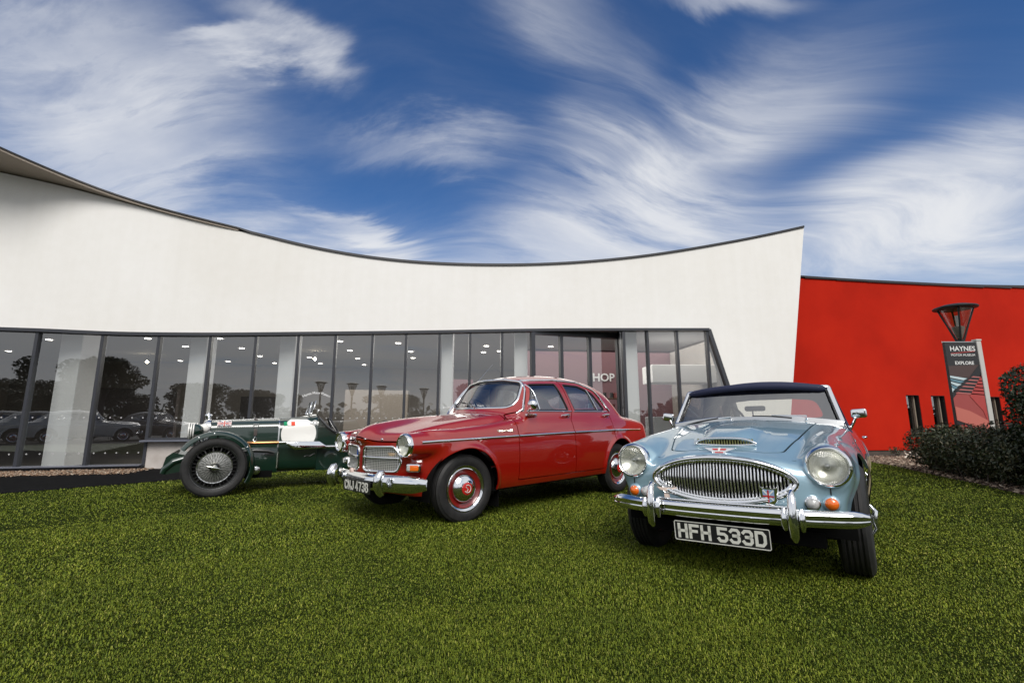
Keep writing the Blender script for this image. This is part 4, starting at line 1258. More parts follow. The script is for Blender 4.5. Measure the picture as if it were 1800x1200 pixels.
    plate(root, 'number_plate', 'CNJ 473B', (.748, .03, .335), .52, .112, .052, .086, .0105, .0125, (0, R(3), 0), False, .024)
    obj('bumper_badge', lathe([(0, .014), (.02, .012), (.026, .002), (.026, -.01)], 20, 'x', (.705, -.16, .458)), mat('pale_enamel', (.6, .45, .40), .3), root, 40)
    # ---- mirror, handles, aerial, wipers, script
    mr = empty('door_mirror', (-.87, .70, 1.0), 0, root)
    obj('arm', tube([(-.10, .045, -.012), (.03, .06, -.012), (.05, .085, .03), (.03, .125, .085)], [.014, .012, .009, .008], 8), M_CHROME, mr, 60)
    obj('foot', bevel(box((-.04, .04, -.014), (.17, .03, .022)), .006, 2), M_CHROME, mr, 40)
    obj('head', xf(lathe([(0, .055), (.03, .048), (.052, .025), (.06, 0), (.058, -.012), (0, -.014)], 24, 'x'), Matrix.Translation((.035, .13, .095))), M_CHROME, mr, 60)
    for (hx, hz) in ((-1.515, .985), (-2.36, .99)):
        P, N = onside(F, [(hx, hz)], .0); p = P[0]
        h = join(tube([(hx - .045, p[1] + .002, hz), (hx - .04, p[1] + .034, hz + .004), (hx + .02, p[1] + .040, hz + .004), (hx + .10, p[1] + .030, hz - .002)], [.013, .013, .012, .006], 8), ellipsoid((hx - .045, p[1] + .02, hz), (.02, .026, .018), 14, 8))
        two('door_handle', h, M_CHROME)
    P, N = ontop(F, [(-1.02, -.28)], 0); p = P[0]
    ae = empty('aerial', tuple(p), 0, root)
    obj('mount', lathe([(0, .03), (.012, .028), (.013, .012), (.02, .004), (.02, -.01)], 14, 'z'), M_CHROME, ae, 50)
    obj('rod', tube([(0, 0, .025), (-.35, -.22, .20), (-.62, -.39, .33)], [.004, .0025, .0015], 6), M_STEEL, ae, 60)
    for y0, y1, yp in ((-.585, -.44, -.34), (-.30, -.04, .08)):
        wp = empty('wiper', (0, 0, 0), 0, root)
        P, N = wsurf([(y0 + (y1 - y0) * t, 1.135 - .030 * t) for t in np.linspace(0, 1, 6)], .024)
        obj('blade', tube(P, .0085, 5), M_BLACK, wp)
        Q, N = wsurf([(yp, 1.050), (yp - .03, 1.072), ((y0 + y1) / 2, 1.123)], .034)
        obj('arm', tube(Q, [.010, .006, .004], 6), M_STEEL, wp, 60)
    P, N = onside(F, [(-.36 - .22 * t, .825 + .011 * math.sin(t * 62) * (1 + .3 * math.sin(t * 9))) for t in np.linspace(0, 1, 60)], .004)
    obj('wing_script', join(tube([tuple(q) for q in P], .0038, 5), tube([tuple(P[0] + [.01, 0, 0]), tuple(P[-1] - [.01, 0, 0])], .002, 5)), mat('bright_script', (.85, .8, .68), .2, 1.0), root, 60)
    # ---- wheels
    for (wx, front) in ((0.0, True), (-2.60, False)):
        for sg in (1, -1):
            w = empty('wheel', (wx, .668 * sg, .302), 0, root)
            w.rotation_euler = (0, 0, (0 if sg == 1 else math.pi) + (R(-6) if front else 0))
            obj('tyre', tyre(.312, .205, .160), M_RUBBER, w, 35)
            rim = [(.085, .020), (.13, .022), (.165, .038), (.182, .052), (.19, .040), (.198, .046), (.205, .064), (.212, .066), (.214, .060), (.206, .02), (.20, -.06)]
            obj('rim', lathe(list(reversed(rim)), 48, 'y'), mat('red_wheel_paint', (.17, .006, .006), .3, coat=.8), w, 40)
            obj('trim_ring', lathe([(.214, .060), (.212, .070), (.203, .070), (.186, .054), (.180, .056), (.178, .050)], 56, 'y'), M_CHROME, w, 60)
            cap = [(0, .098), (.03, .097), (.075, .088), (.11, .072), (.128, .052), (.133, .040), (.131, .03)]
            obj('hubcap', lathe(list(reversed(cap)), 48, 'y'), M_CHROME, w, 60)
            e = empty('emblem', (0, .0, 0), 0, w)
            obj('disc', lathe(list(reversed([(0, .1035), (.05, .102), (.0565, .0985), (.0575, .09)])), 36, 'y'), M_RED, e, 50)
            arc = [(.034 * math.cos(a), .1055, .034 * math.sin(a)) for a in np.linspace(R(60), R(330), 24)]
            obj('mark', join(tube(arc, .0035, 5), tube([(.022, .1055, .020), (-.004, .1055, -.006), (.010, .1055, -.022)], .0035, 5)), M_DIGIT, e, 60)
    for sg in (1, -1):
        obj('mud_flap', box((-.43, .62 * sg, .17), (.012, .2, .18)), M_UNDER, root)
    # ---- inside
    pale = mat('grey_trim', (.5, .48, .45), .7)
    for sx, sy in ((-1.45, .34), (-1.45, -.34)):
        s = empty('front_seat', (sx, sy, .30), 0, root)
        obj('cushion', bevel(box((0, 0, .14), (.50, .50, .16)), .05, 3), M_LEATHER, s, 40)
        obj('backrest', bevel(xf(box((0, 0, .28), (.12, .50, .56)), Matrix.Translation((-.27, 0, .17)) @ Matrix.Rotation(R(-14), 4, 'Y')), .05, 3), M_LEATHER, s, 40)
    s = empty('rear_seat', (-2.35, 0, .3), 0, root)
    obj('cushion', bevel(box((0, 0, .12), (.5, 1.2, .16)), .05, 3), M_LEATHER, s, 40)
    obj('backrest', bevel(xf(box((0, 0, .27), (.12, 1.2, .54)), Matrix.Translation((-.26, 0, .15)) @ Matrix.Rotation(R(-18), 4, 'Y')), .05, 3), M_LEATHER, s, 40)
    obj('dashboard', bevel(box((-.90, 0, .90), (.22, 1.0, .15)), .04, 3), M_BLACK, root, 40)
    sw = empty('steering_wheel', (-1.10, -.35, 1.02), 0, root); sw.rotation_euler = (0, R(-62), 0)
    obj('rim', lathe([(.20 + .012 * math.cos(a), .012 * math.sin(a)) for a in np.linspace(0, 2 * math.pi, 9)[:-1]], 36, 'z', closed_prof=True), M_BLACK, sw, 60)
    obj('spoke', join(tube([(-.2, 0, 0), (.2, 0, 0)], .009, 6), lathe([(0, .02), (.05, .01), (.05, -.02)], 16)), M_BLACK, sw, 60)
    obj('headlining', fixn(loft([[(x, y, float(roof(x)) - .05 - .09 * (y / .52) ** 2) for y in np.linspace(-.50, .50, 9)] for x in np.linspace(-1.1, -2.65, 9)], False)), pale, root, 60)
    return root
saloon = build_saloon()
place_car(saloon, -.9496, 5.1332, R(-134.98), 0, R(.45), -.004)
tag(saloon, 'glossy red four-door saloon with twin chrome grilles and plate CNJ 473B', 'car', 'classic cars on the lawn')

# ------------------------------------------------------------------ the pale blue roadster
def build_roadster(H=.012):
    zh = Sp((.72, .55), (.64, .655), (.58, .70), (.48, .735), (.36, .768), (.2, .81), (0, .853), (-.3, .902), (-.65, .935), (-.9, .925), (-1.4, .90), (-2.1, .915), (-2.6, .88), (-3.0, .74))
    zf = Sp((.60, .72), (.50, .772), (.40, .793), (.2, .822), (-.1, .848), (-.45, .866), (-.8, .872), (-1.2, .855), (-1.6, .86), (-2.1, .89), (-2.5, .865), (-3.0, .70))
    wf = Sp((.55, .66), (.36, .684), (.18, .708), (0, .726), (-.5, .75), (-1.2, .758), (-1.9, .765), (-2.4, .75), (-2.8, .66), (-3.1, .50))
    tuck = Sp((.18, .09), (.28, .05), (.40, .022), (.52, .0), (.64, .012), (.74, .05), (.82, .11), (.9, .2))
    ARF, ARR, RA = (0.01, .34), (-2.337, .33), .37
    def body(x, y, z):
        rf = np.sqrt((x - ARF[0]) ** 2 + (z - ARF[1]) ** 2); rr = np.sqrt((x - ARR[0]) ** 2 + (z - ARR[1]) ** 2)
        W = wf(x) - tuck(z) - .040 * sstep(.62, .44, z) * sstep(.10, .30, x) + .008 * gauss(rf - RA - .008, .045) + .014 * gauss(rr - RA - .008, .045)
        side = y - W
        hood = zh(x) - .30 * y ** 2 * (.55 + .45 * sstep(.1, .5, x)) - .02 * sstep(.30, .5, y) * sstep(-.6, .1, x)
        # main shell between the wings
        sh = smax(y - (wf(x) - .07), z - hood, .16)
        nose = x - (.638 - .42 * y ** 2 - 2.1 * np.maximum(z - .60, 0) ** 2 - .9 * np.maximum(.5 - z, 0) ** 2)
        sh = smax(sh, nose, .10)
        # wings: rounded bodies along each flank
        fy = .572 + .006 * sstep(.3, -.4, x)
        ftop = z - (zf(x) - 3.4 * (y - fy) ** 2)
        fin = (.405 + .0 * x) - y
        wg = smax(side, ftop, .10)
        wg = smax(wg, fin, .10)
        pod = np.sqrt((y - .560) ** 2 + ((z - .655) * .92) ** 2)
        fx = .515 - .55 * np.maximum(.46 - z, 0) ** 1.5 - 2.6 * np.maximum(y - .62, 0) ** 2 - .30 * np.maximum(.52 - y, 0) - .5 * np.maximum(z - .70, 0) ** 1.5
        wg = smax(wg, x - fx, .09)
        b = smin(sh, wg, .075)
        # headlamp rim stands a little proud
        nac = smax(pod - .112, np.abs(x - .40) - .118, .03)
        b = smin(b, nac, .05)
        tail = (-2.98 + .35 * (y / .7) ** 2 + .6 * np.maximum(z - .65, 0) ** 1.3) - x
        b = smax(b, tail, .14)
        # bonnet scoop
        sc = np.sqrt((y / .215) ** 2 + ((x - .02) / .56) ** 2)
        scoop = z - (hood + .050 * (1 - sstep(.45, 1.0, sc)) * sstep(-.45, .28, x) - .004 * sstep(.7, 1, sc))
        scoop = smax(smax(scoop, (sc - 1) * .17, .02), x - .36, .006)
        b = smin(b, scoop, .028)
        b = smax(b, (.20 + .18 * sstep(.22, .36, x)) - z, .03)
        return b
    roofz = Sp((-.80, 1.19), (-.92, 1.235), (-1.1, 1.268), (-1.35, 1.288), (-1.6, 1.278), (-1.85, 1.24), (-2.05, 1.12), (-2.25, .95))
    def tophat(x, y, z):
        w = .645 - .30 * (z - .9) - .55 * np.maximum(z - 1.17, 0) - .12 * sstep(-1.7, -2.3, x)
        t = smax(y - w, z - (roofz(x) - .060 * (y / .5) ** 2), .07)
        t = smax(t, x - (-.655 - .10 * (y / .6) ** 2 - .78 * (z - .93)), .02)
        t = smax(t, .75 - z, .02)
        return smax(t, (-2.30 + .25 * (y / .6) ** 2 + .55 * np.maximum(z - .9, 0)) - x, .10)
    def F(x, y, z):
        y = np.abs(y)
        return smin(body(x, y, z), tophat(x, y, z), .012)
    def FB(x, y, z):
        return body(x, np.abs(y), z)
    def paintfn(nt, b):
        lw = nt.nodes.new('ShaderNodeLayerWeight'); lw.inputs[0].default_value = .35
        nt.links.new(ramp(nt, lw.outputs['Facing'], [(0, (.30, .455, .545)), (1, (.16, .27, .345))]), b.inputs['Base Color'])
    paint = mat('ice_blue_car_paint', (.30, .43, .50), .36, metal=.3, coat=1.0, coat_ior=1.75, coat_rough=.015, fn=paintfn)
    ivory = mat('ivory_car_paint', (.50, .42, .27), .3, coat=1.0)
    navy = mat('navy_hood_cloth', (.010, .014, .045), .75, fn=lambda nt, b: bump(nt, b, nz(nt, 400, 2), .3, .002))
    root = empty('blue_roadster_car')
    M = isosurf(F, (-3.05, -.024, .14), (.72, .84, 1.34), H)
    M = clip(M, lambda x, y, z: -y)
    for (cx, cz) in (ARF, ARR):
        M = clip(M, lambda x, y, z: np.where((y > .35) & (z < .8), RA - np.sqrt((x - cx) ** 2 + (z - cz) ** 2), -1.0))
    # soft top against body: split where the two fields meet
    TOP, M = split(M, lambda x, y, z: tophat(x, y, z) - body(x, y, z) + .0)
    # windscreen region is removed from the top, side and rear lights cut into it
    def wsr(x, y, z): return np.where(x > -.98, (x - (-.655 - .10 * (y / .6) ** 2 - .78 * (z - .93))) * -1 - .004, 1.0)
    WS, TOP = split(TOP, lambda x, y, z: np.where(x > -.98, np.maximum(-.012 - (x - (-.655 - .10 * (y / .6) ** 2 - .78 * (z - .93))), z - 1.192 - .012 * (1 - (y / .55) ** 2)), 1.0))
    sw = fillet([(-.83, .90), (-1.0, 1.155), (-1.52, 1.165), (-1.66, .91)], [.03, .05, .05, .05], 5)
    SW, TOP = split(TOP, lambda x, y, z: np.where((y > .3) & (x > -1.8), sdpoly(sw, x, z), 1.0))
    rw = fillet([(-.46, .955), (.46, .955), (.40, 1.135), (.2, 1.155), (-.2, 1.155), (-.40, 1.135)], [.05, .05, .10, .3, .3, .10], 6)
    RW, TOP = split(TOP, lambda x, y, z: np.where(x < -1.7, sdpoly(rw, y, z), 1.0))
    def glass(name, Ms, off=.006, m=M_CARGLASS):
        V = Ms[0]; N = grad(F, V); N /= np.linalg.norm(N, axis=1)[:, None]
        return obj(name, (V - N * off, Ms[1]), m, root, 180, N)
    glass('windscreen', both(WS)); glass('rear_window', both(RW), m=glass_mat('plastic_window', (.86, .84, .78)))
    glass('side_window', SW); glass('side_window', mirror_np(SW))
    panel('soft_top', both(TOP), F, navy, root, .012)
    # ---- panels
    bon = fillet([(.455, -.245), (.40, -.335), (.10, -.395), (-.60, -.47), (-.66, -.3), (-.685, 0), (-.66, .3), (-.60, .47), (.10, .395), (.40, .335), (.455, .245), (.475, 0)], [.05, .08, .2, .06, .3, .3, .3, .06, .2, .08, .05, .4], 6)
    BON, M = split(M, lambda x, y, z: np.where(z > .6, sdpoly(bon, x, y), 1.0), .010)
    dr = fillet([(-.78, .34), (-.80, .90), (-1.52, .90), (-1.56, .34)], .05, 4)
    swage = Sp((.0, .60), (-.4, .615), (-1.0, .60), (-1.6, .56), (-2.2, .60), (-2.9, .66))
    def low(x, y, z): return np.where((x < -.25) & (y > .3), z - swage(x), 1.0)
    D, M = split(M, lambda x, y, z: np.where(y > .45, sdpoly(dr, x, z), 1.0), .006)
    go = [(.405 * math.cos(a) * (1 - .04 * math.sin(a)), .570 + .130 * math.sin(a) * (1 if math.sin(a) > 0 else .98) * (1 - .10 * abs(math.cos(a)) ** 4)) for a in np.linspace(0, 2 * math.pi, 72)[:-1]]
    M = clip(M, lambda x, y, z: np.where(x > .42, -sdpoly(go, y, z), -1.0))
    # scoop mouth
    P0 = [(y, float(zh(.36)) + .006 + .034 * (1 - (abs(y) / .188) ** 4)) for y in np.linspace(-.188, .188, 30)]
    mouth = P0 + [(y, float(zh(.36)) + .002 - .008 * (1 - (abs(y) / .188) ** 2)) for y in np.linspace(.188, -.188, 30)]
    BON = clip(BON, lambda x, y, z: np.where((x > .33) & (z > .755), -sdpoly(mouth, y, z), -1.0))
    M = clip(M, lambda x, y, z: np.where(x > .42, .095 - np.sqrt((y - .560) ** 2 + (z - .660) ** 2), -1.0))
    FL, M = split(M, lambda x, y, z: z - .225)
    LOW, M = split(M, low)
    DL, D = split(D, low)
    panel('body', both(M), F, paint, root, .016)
    panel('lower_side', LOW, F, ivory, root, 0); panel('lower_side', mirror_np(LOW), F, ivory, root, 0)
    panel('underbody', both(FL), F, M_UNDER, root, 0)
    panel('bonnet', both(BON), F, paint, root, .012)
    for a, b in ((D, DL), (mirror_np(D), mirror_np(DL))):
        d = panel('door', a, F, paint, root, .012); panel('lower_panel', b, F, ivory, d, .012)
    wheel_well(root, ARF[0], ARF[1], RA + .012, .42, .655); wheel_well(root, ARR[0], ARR[1], RA + .012, .42, .71)
    obj('floor_pan', box((-1.3, 0, .24), (3.0, 1.1, .05)), M_UNDER, root)
    obj('front_crossmember', box((.34, 0, .24), (.12, 1.0, .08)), M_UNDER, root)
    # ---- grille: an oval hoop filled with upright bars
    def gx(y): return .612 - .42 * y * y
    g = empty('grille', (0, 0, 0), 0, root)
    obj('hoop', sweep([(gx(y) + .018, y, z) for y, z in go], [(-.016, -.012), (-.018, .006), (-.006, .018), (.010, .014), (.016, -.006), (.010, -.014)], up=(1, 0, 0), closed=True), M_CHROME, g, 60)
    go2 = [(y * .93, .570 + (z - .570) * .86) for y, z in go]
    obj('inner_hoop', sweep([(gx(y) + .006, y, z) for y, z in go2], [(-.006, -.01), (-.007, .008), (.006, .010), (.007, -.01)], up=(1, 0, 0), closed=True), M_CHROME, g, 60)
    for y in np.linspace(-.365, .365, 41):
        zs = [z for z in np.linspace(.43, .71, 140) if sdpoly(go2, np.array([y]), np.array([z]))[0] < .002]
        if len(zs) < 8: continue
        z0, z1 = zs[0], zs[-1]
        line = [(gx(y) - .030, y, z1 + .010), (gx(y) - .004, y, z1 - .012), (gx(y) + .010, y, .570 + .01), (gx(y) + .010, y, .570 - .01), (gx(y) - .002, y, z0 + .016), (gx(y) - .02, y, z0 - .004)]
        obj('slat', sweep(line, [(-.0045, -.008), (-.0052, .004), (-.003, .008), (.003, .008), (.0052, .004), (.0045, -.008)], up=(1, 0, 0)), mat('bright_slat', (.86, .86, .85), .24, 1.0), g, 40)
    obj('backing', fixn(loft([[(gx(y) - .07, y, z) for y in np.linspace(-.42, .42, 14)] for z in (.44, .685)], False)), M_UNDER, g)
    # two car-club badges clipped to the grille
    b1 = empty('car_club_badge', (gx(.27) + .030, .265, .487), R(-13), root)
    obj('shield', bevel(prism([(-.052, .062), (-.034, .05), (.034, .05), (.052, .062), (.040, -.02), (.02, -.045), (0, -.054), (-.02, -.045), (-.040, -.02)], -.003, .003, 'yz'), .001, 1), M_CHROME, b1)
    obj('field', prism([(-.031, .042), (.031, .042), (.029, -.012), (.0, -.030), (-.029, -.012)], .003, .005, 'yz'), mat('pale_blue_enamel', (.25, .38, .55), .3), b1)
    obj('saltire', join(prism([(-.029, -.013), (-.024, -.017), (.030, .036), (.026, .042)], .005, .0062, 'yz'), prism([(.029, -.013), (.024, -.017), (-.030, .036), (-.026, .042)], .005, .0062, 'yz')), M_WHITE, b1)
    obj('cross', join(prism([(-.004, -.026), (.004, -.026), (.004, .04), (-.004, .04)], .006, .0074, 'yz'), prism([(-.030, .002), (.030, .002), (.030, .010), (-.030, .010)], .006, .0072, 'yz')), M_RED, b1)
    obj('clip', box((-.004, 0, -.07), (.006, .035, .045)), M_DIGIT, b1)
    b2 = empty('car_club_badge', (gx(.31) + .030, -.315, .505), R(14), root)
    obj('ring', lathe([(.034 + .004 * math.cos(a), .004 * math.sin(a)) for a in np.linspace(0, 2 * math.pi, 9)[:-1]], 28, 'x', closed_prof=True), M_CHROME, b2, 60)
    obj('wings', bevel(prism([(-.065, .004), (-.02, -.002), (.02, -.002), (.065, .004), (.045, -.014), (.02, -.022), (-.02, -.022), (-.045, -.014)], -.003, .004, 'yz'), .001, 1), mat('pale_pink_enamel', (.62, .50, .44), .3), b2)
    obj('spoke', join(*[tube([(0, .006 * math.cos(a), .006 * math.sin(a)), (0, .032 * math.cos(a), .032 * math.sin(a))], .003, 5) for a in np.linspace(0, 2 * math.pi, 7)[:-1]]), M_CHROME, b2, 60)
    obj('clip', box((-.004, 0, -.055), (.006, .04, .05)), mat('pale_pink_enamel'), b2)
    # bar under the grille carrying the badges
    obj('badge_bar', tube([(.655 - .25 * y * y, y, .440) for y in np.linspace(-.37, .37, 17)], .0085, 8), M_CHROME, root, 60)
    # ---- winged emblem on the nose
    P, N = ontop(FB, [(.51, 0)], .0); p = P[0]
    e = empty('nose_emblem', (float(p[0]) + .01, 0, float(p[2]) + .002), 0, root); e.rotation_euler = (0, R(-28), 0); e.scale = (.86, .86, .86)
    obj('wings', bevel(prism([(-.115, .030), (.115, .030), (.075, .008), (.050, -.002), (.040, -.018), (-.040, -.018), (-.050, -.002), (-.075, .008)], -.006, .005, 'yz'), .002, 1), M_CHROME, e)
    obj('shield', prism([(-.050, .022), (-.012, .022), (0, .016), (.012, .022), (.050, .022), (.042, .010), (-.042, .010)], .005, .0068, 'yz'), M_RED, e)
    obj('bar', prism([(-.030, -.003), (.030, -.003), (.027, -.011), (-.027, -.011)], .005, .0066, 'yz'), M_RED, e)
    obj('flash', prism([(-.004, .03), (.010, .03), (.004, .010), (.010, .010), (-.006, -.006), (0, .006), (-.008, .006)], .0068, .0082, 'yz'), M_WHITE, e)
    # ---- scoop trim and vanes
    s = empty('bonnet_scoop', (0, 0, 0), 0, root)
    ring = [(.367, y, z) for y, z in mouth]
    obj('surround', tube(ring, .0075, 8, True), M_CHROME, s, 60)
    obj('vane', join(*[tube([(.355, y, float(zh(.36)) - .004), (.355, y, float(zh(.36)) + .036)], .005, 5) for y in np.linspace(-.165, .165, 21)]), mat('olive_brass', (.30, .30, .12), .35, .6), s, 60)
    obj('backing', prism([(y * .98, z) for y, z in mouth], .315, .330, 'yz'), M_UNDER, s)
    # ---- lamps
    for sg in (1, -1):
        headlamp(root, (.536, .560 * sg, .662), .110, yaw=.06 * sg, pitch=R(-2))
        P, N = onfront(FB, [(.468, .462), (.556, .465)], .0)
        for (q, mm, nm, rr_) in ((P[0], M_CLEARL, 'side_light', .033), (P[1], M_AMBER, 'indicator', .034)):
            L = empty(nm, (float(q[0]) + .004, float(q[1]) * sg, float(q[2])), 0, root)
            L.rotation_euler = (0, R(4), sg * R(10))
            obj('rim', lathe([(rr_ + .012, -.03), (rr_ + .010, .0), (rr_ + .004, .012), (rr_ - .002, .014)], 32, 'x'), paint if nm == 'indicator' else M_CHROME, L, 60)
            obj('lens', lathe([(rr_, .008), (rr_ * .95, .018), (rr_ * .7, .028), (rr_ * .35, .034), (0, .036)], 32, 'x'), mm, L, 60)
            obj('screw', ellipsoid((.024, 0, rr_ * .75), (.004, .005, .005), 8, 6), M_STEEL, L, 60)
        # black welt between wing and apron
        PT = [(y, z) for y, z in zip(np.linspace(.559, .557, 10), np.linspace(.545, .375, 10))]
        q, n_ = onfront(FB, PT, .001); 
        VF = tube([tuple(a) for a in q], .0035, 5); VF = VF if sg == 1 else mirror(VF)
        obj('wing_welt', VF, M_BLACK, root)
        # welt along the top of the wing
        q, n_ = ontop(FB, [(x, .553) for x in np.linspace(.45, .30, 6)], .0); VF = tube([tuple(a) for a in q], .0025, 5)
        obj('wing_welt', VF if sg == 1 else mirror(VF), paint, root)
    # ---- bumper with overriders
    prof = [(0, -.044), (.016, -.040), (.027, -.020), (.023, -.004), (.026, .0), (.024, .010), (.030, .022), (.022, .040), (.006, .046), (.004, .02), (.008, 0), (.004, -.02)]
    ys = np.linspace(-.712, .712, 45)
    obj('front_bumper', fixn(sweep([(.682 - .17 * (abs(y) / .712) ** 2.6, y, .392) for y in ys], prof, scales=[1.0 - .45 * max(0.0, (abs(y) - .63) / .082) ** 2 for y in ys])), M_CHROME, root, 50)
    for sg in (1, -1):
        ov = empty('overrider', (.70, .385 * sg, .40), 0, root)
        path = [(-.045, 0, .128), (-.012, 0, .132), (.010, 0, .105), (.022, 0, .04), (.026, 0, -.03), (.016, 0, -.09), (-.005, 0, -.118)]
        obj('horn', tube(path, [.011, .017, .020, .023, .026, .024, .012], 14), M_CHROME, ov, 60)
        for d in (-1, 1):
            obj('side_cap', tube([(.0, d * .042, .045), (.016, d * .042, .01), (.016, d * .042, -.03), (.0, d * .042, -.062)], [.012, .016, .017, .010], 12), M_CHROME, ov, 60)
        obj('bumper_bracket', box((.57, .36 * sg, .36), (.2, .03, .05)), M_UNDER, root)
    plate(root, 'number_plate', 'HFH 533D', (.672, 0, .268), .525, .115, .058, .085, .0085, .0155, (0, R(6), 0), True, .026)
    # ---- windscreen frame
    def wsx(y, z): return -.655 - .10 * (y / .6) ** 2 - .78 * (z - .93)
    out = fillet([(-.632, .897), (-.3, .938), (.3, .938), (.632, .897), (.556, 1.188), (.25, 1.206), (-.25, 1.206), (-.556, 1.188)], [.01, .5, .5, .01, .02, .5, .5, .02], 5)
    D_ = densify(out, .05)
    obj('windscreen_frame', sweep([(wsx(y, z) + .006, y, z) for y, z in D_], [(-.016, -.012), (-.014, .012), (0, .017), (.012, .012), (.012, -.012)], up=(1, 0, .6), closed=True), M_CHROME, root, 50)
    lo = [(y, z) for y, z in densify([(-.632, .893), (-.45, .925), (-.2, .944), (.2, .944), (.45, .925), (.632, .893)], .05, False)]
    obj('scuttle_trim', sweep([(wsx(y, z) + .014, y, z - .004) for y, z in lo], [(-.014, -.020), (.020, -.018), (.012, .016), (-.012, .016)], up=(0, 0, 1)), M_STEEL, root, 40)
    obj('windscreen_seal', tube([(wsx(y * .963, .93 + (z - .93) * .95) + .01, y * .963, .935 + (z - .935) * .945) for y, z in D_], .006, 6, True), M_BLACK, root, 60)
    q = [(wsx(y, 1.2) + .02, y, 1.214 - .045 * (y / .57) ** 2) for y in np.linspace(-.575, .575, 15)]
    obj('header_rail', tube(q, [.012] + [.030] * 13 + [.012], 10), navy, root, 60)
    for sg in (1, -1):
        obj('header_clip', ellipsoid((wsx(.49, 1.2) + .042, .485 * sg, 1.186), (.008, .016, .008), 10, 8), M_WHITE, root, 60)
    # ---- wipers, mirrors
    for y0, y1, yb in ((-.55, -.25, -.14), (.02, .30, .40), (-.17, .05, .0)):
        w = empty('wiper', (0, 0, 0), 0, root)
        zb = lambda y: .947 - .10 * (abs(y) / .63) ** 2.2
        obj('blade', tube([(wsx(y, zb(y)) + .022, y, zb(y) + .012) for y in np.linspace(y0, y1, 8)], .007, 5), M_BLACK, w, 60)
        obj('arm', tube([(wsx(yb, .93) + .055, yb, .925), (wsx(yb, .95) + .045, yb, .955), (wsx((y0 + y1) / 2, .96) + .035, (y0 + y1) / 2, zb((y0 + y1) / 2) + .022)], [.008, .006, .004], 6), M_CHROME, w, 60)
        if y0 == .02: break
    for sg in (1, -1):
        m_ = empty('door_mirror', (-.82, .665 * sg, .87), 0, root)
        obj('stalk', tube([(0, 0, -.02), (.02, .03 * sg, .03), (.015, .045 * sg, .065)], [.013, .010, .010], 8), M_CHROME, m_, 60)
        obj('foot', bevel(box((0, 0, -.01), (.07, .03, .03)), .008, 2), M_CHROME, m_, 40)
        hd = fillet([(-.052, -.030), (.052, -.034), (.056, .034), (-.044, .038)], .018, 4)
        obj('head', bevel(xf(prism(hd, -.022, .022, 'yz'), Matrix.Translation((.0, .066 * sg, .095)) @ Matrix.Rotation(R(6 * sg), 4, 'X')), .012, 3), M_CHROME, m_, 40)
        obj('door_handle', ellipsoid((-1.42, .755 * sg, .775), (.05, .02, .012), 14, 8), M_CHROME, root, 60)
    # ---- wheels
    for (wx, front) in ((0.0, True), (-2.337, False)):
        for sg in (1, -1):
            w = empty('wheel', (wx, .634 * sg, .318), 0, root)
            w.rotation_euler = (0, 0, (0 if sg == 1 else math.pi) + (R(-1) if front else 0))
            obj('tyre', tyre(.325, .20, .168), M_RUBBER, w, 35)
            obj('rim', lathe(list(reversed([(.185, -.06), (.20, -.068), (.206, -.06), (.19, -.02), (.19, .02), (.206, .06), (.20, .068), (.185, .06), (.175, .02), (.175, -.02)])), 48, 'y', closed_prof=True), M_STEEL, w, 40)
            sp = []
            for k in range(36):
                a = 2 * math.pi * k / 36; d = (1 if k % 2 else -1) * .30
                h1 = .055 if k % 3 else -.02
                sp.append(tube([(.055 * math.cos(a), h1, .055 * math.sin(a)), (.182 * math.cos(a + d), .0 + .02 * (k % 3 - 1), .182 * math.sin(a + d))], .003, 4, caps=False))
            obj('spokes', join(*sp), M_STEEL, w, 60)
            obj('hub', lathe(list(reversed([(0, .085), (.03, .083), (.036, .07), (.042, .05), (.06, .03), (.062, -.05), (.0, -.05)])), 28, 'y'), M_CHROME, w, 50)
            obj('spinner', join(tube([(0, .088, -.085), (0, .112, -.05), (0, .10, 0), (0, .112, .05), (0, .088, .085)], [.007, .014, .020, .014, .007], 10)), M_CHROME, w, 60)
    # ---- inside
    for sy in (.30, -.30):
        s_ = empty('seat', (-1.35, sy, .26), 0, root)
        obj('cushion', bevel(box((0, 0, .1), (.48, .46, .16)), .05, 3), M_LEATHER, s_, 40)
        obj('backrest', bevel(xf(box((0, 0, .26), (.11, .46, .52)), Matrix.Translation((-.26, 0, .12)) @ Matrix.Rotation(R(-14), 4, 'Y')), .05, 3), M_LEATHER, s_, 40)
    obj('dashboard', bevel(box((-.90, 0, .83), (.18, 1.06, .14)), .03, 3), M_LEATHER, root, 40)
    sw_ = empty('steering_wheel', (-1.08, -.30, .90), 0, root); sw_.rotation_euler = (0, R(-68), 0)
    obj('rim', lathe([(.19 + .011 * math.cos(a), .011 * math.sin(a)) for a in np.linspace(0, 2 * math.pi, 9)[:-1]], 36, 'z', closed_prof=True), M_BLACK, sw_, 60)
    obj('spoke', join(*[tube([(0, 0, 0), (.19 * math.cos(a), .19 * math.sin(a), 0)], .008, 5) for a in (0, 2.2, 4.1)]), M_STEEL, sw_, 60)
    im = empty('rear_view_mirror', (-.80, .0, .975), 0, root)
    obj('stalk', tube([(0, 0, -.05), (0, 0, .03)], .006, 6), M_CHROME, im)
    obj('shell', bevel(prism(fillet([(-.08, -.022), (.08, -.022), (.08, .022), (-.08, .022)], .02, 4), -.012, .012, 'yz'), .005, 2), M_BLACK, im, 40, loc=(0, .02, .05))
    return root
roadster = build_roadster()
place_car(roadster, 1.6059, 3.4350, R(-125.85), R(.8), 0, .0)
tag(roadster, 'pale blue two-seat roadster with navy soft top and plate HFH 533D', 'car', 'classic cars on the lawn')

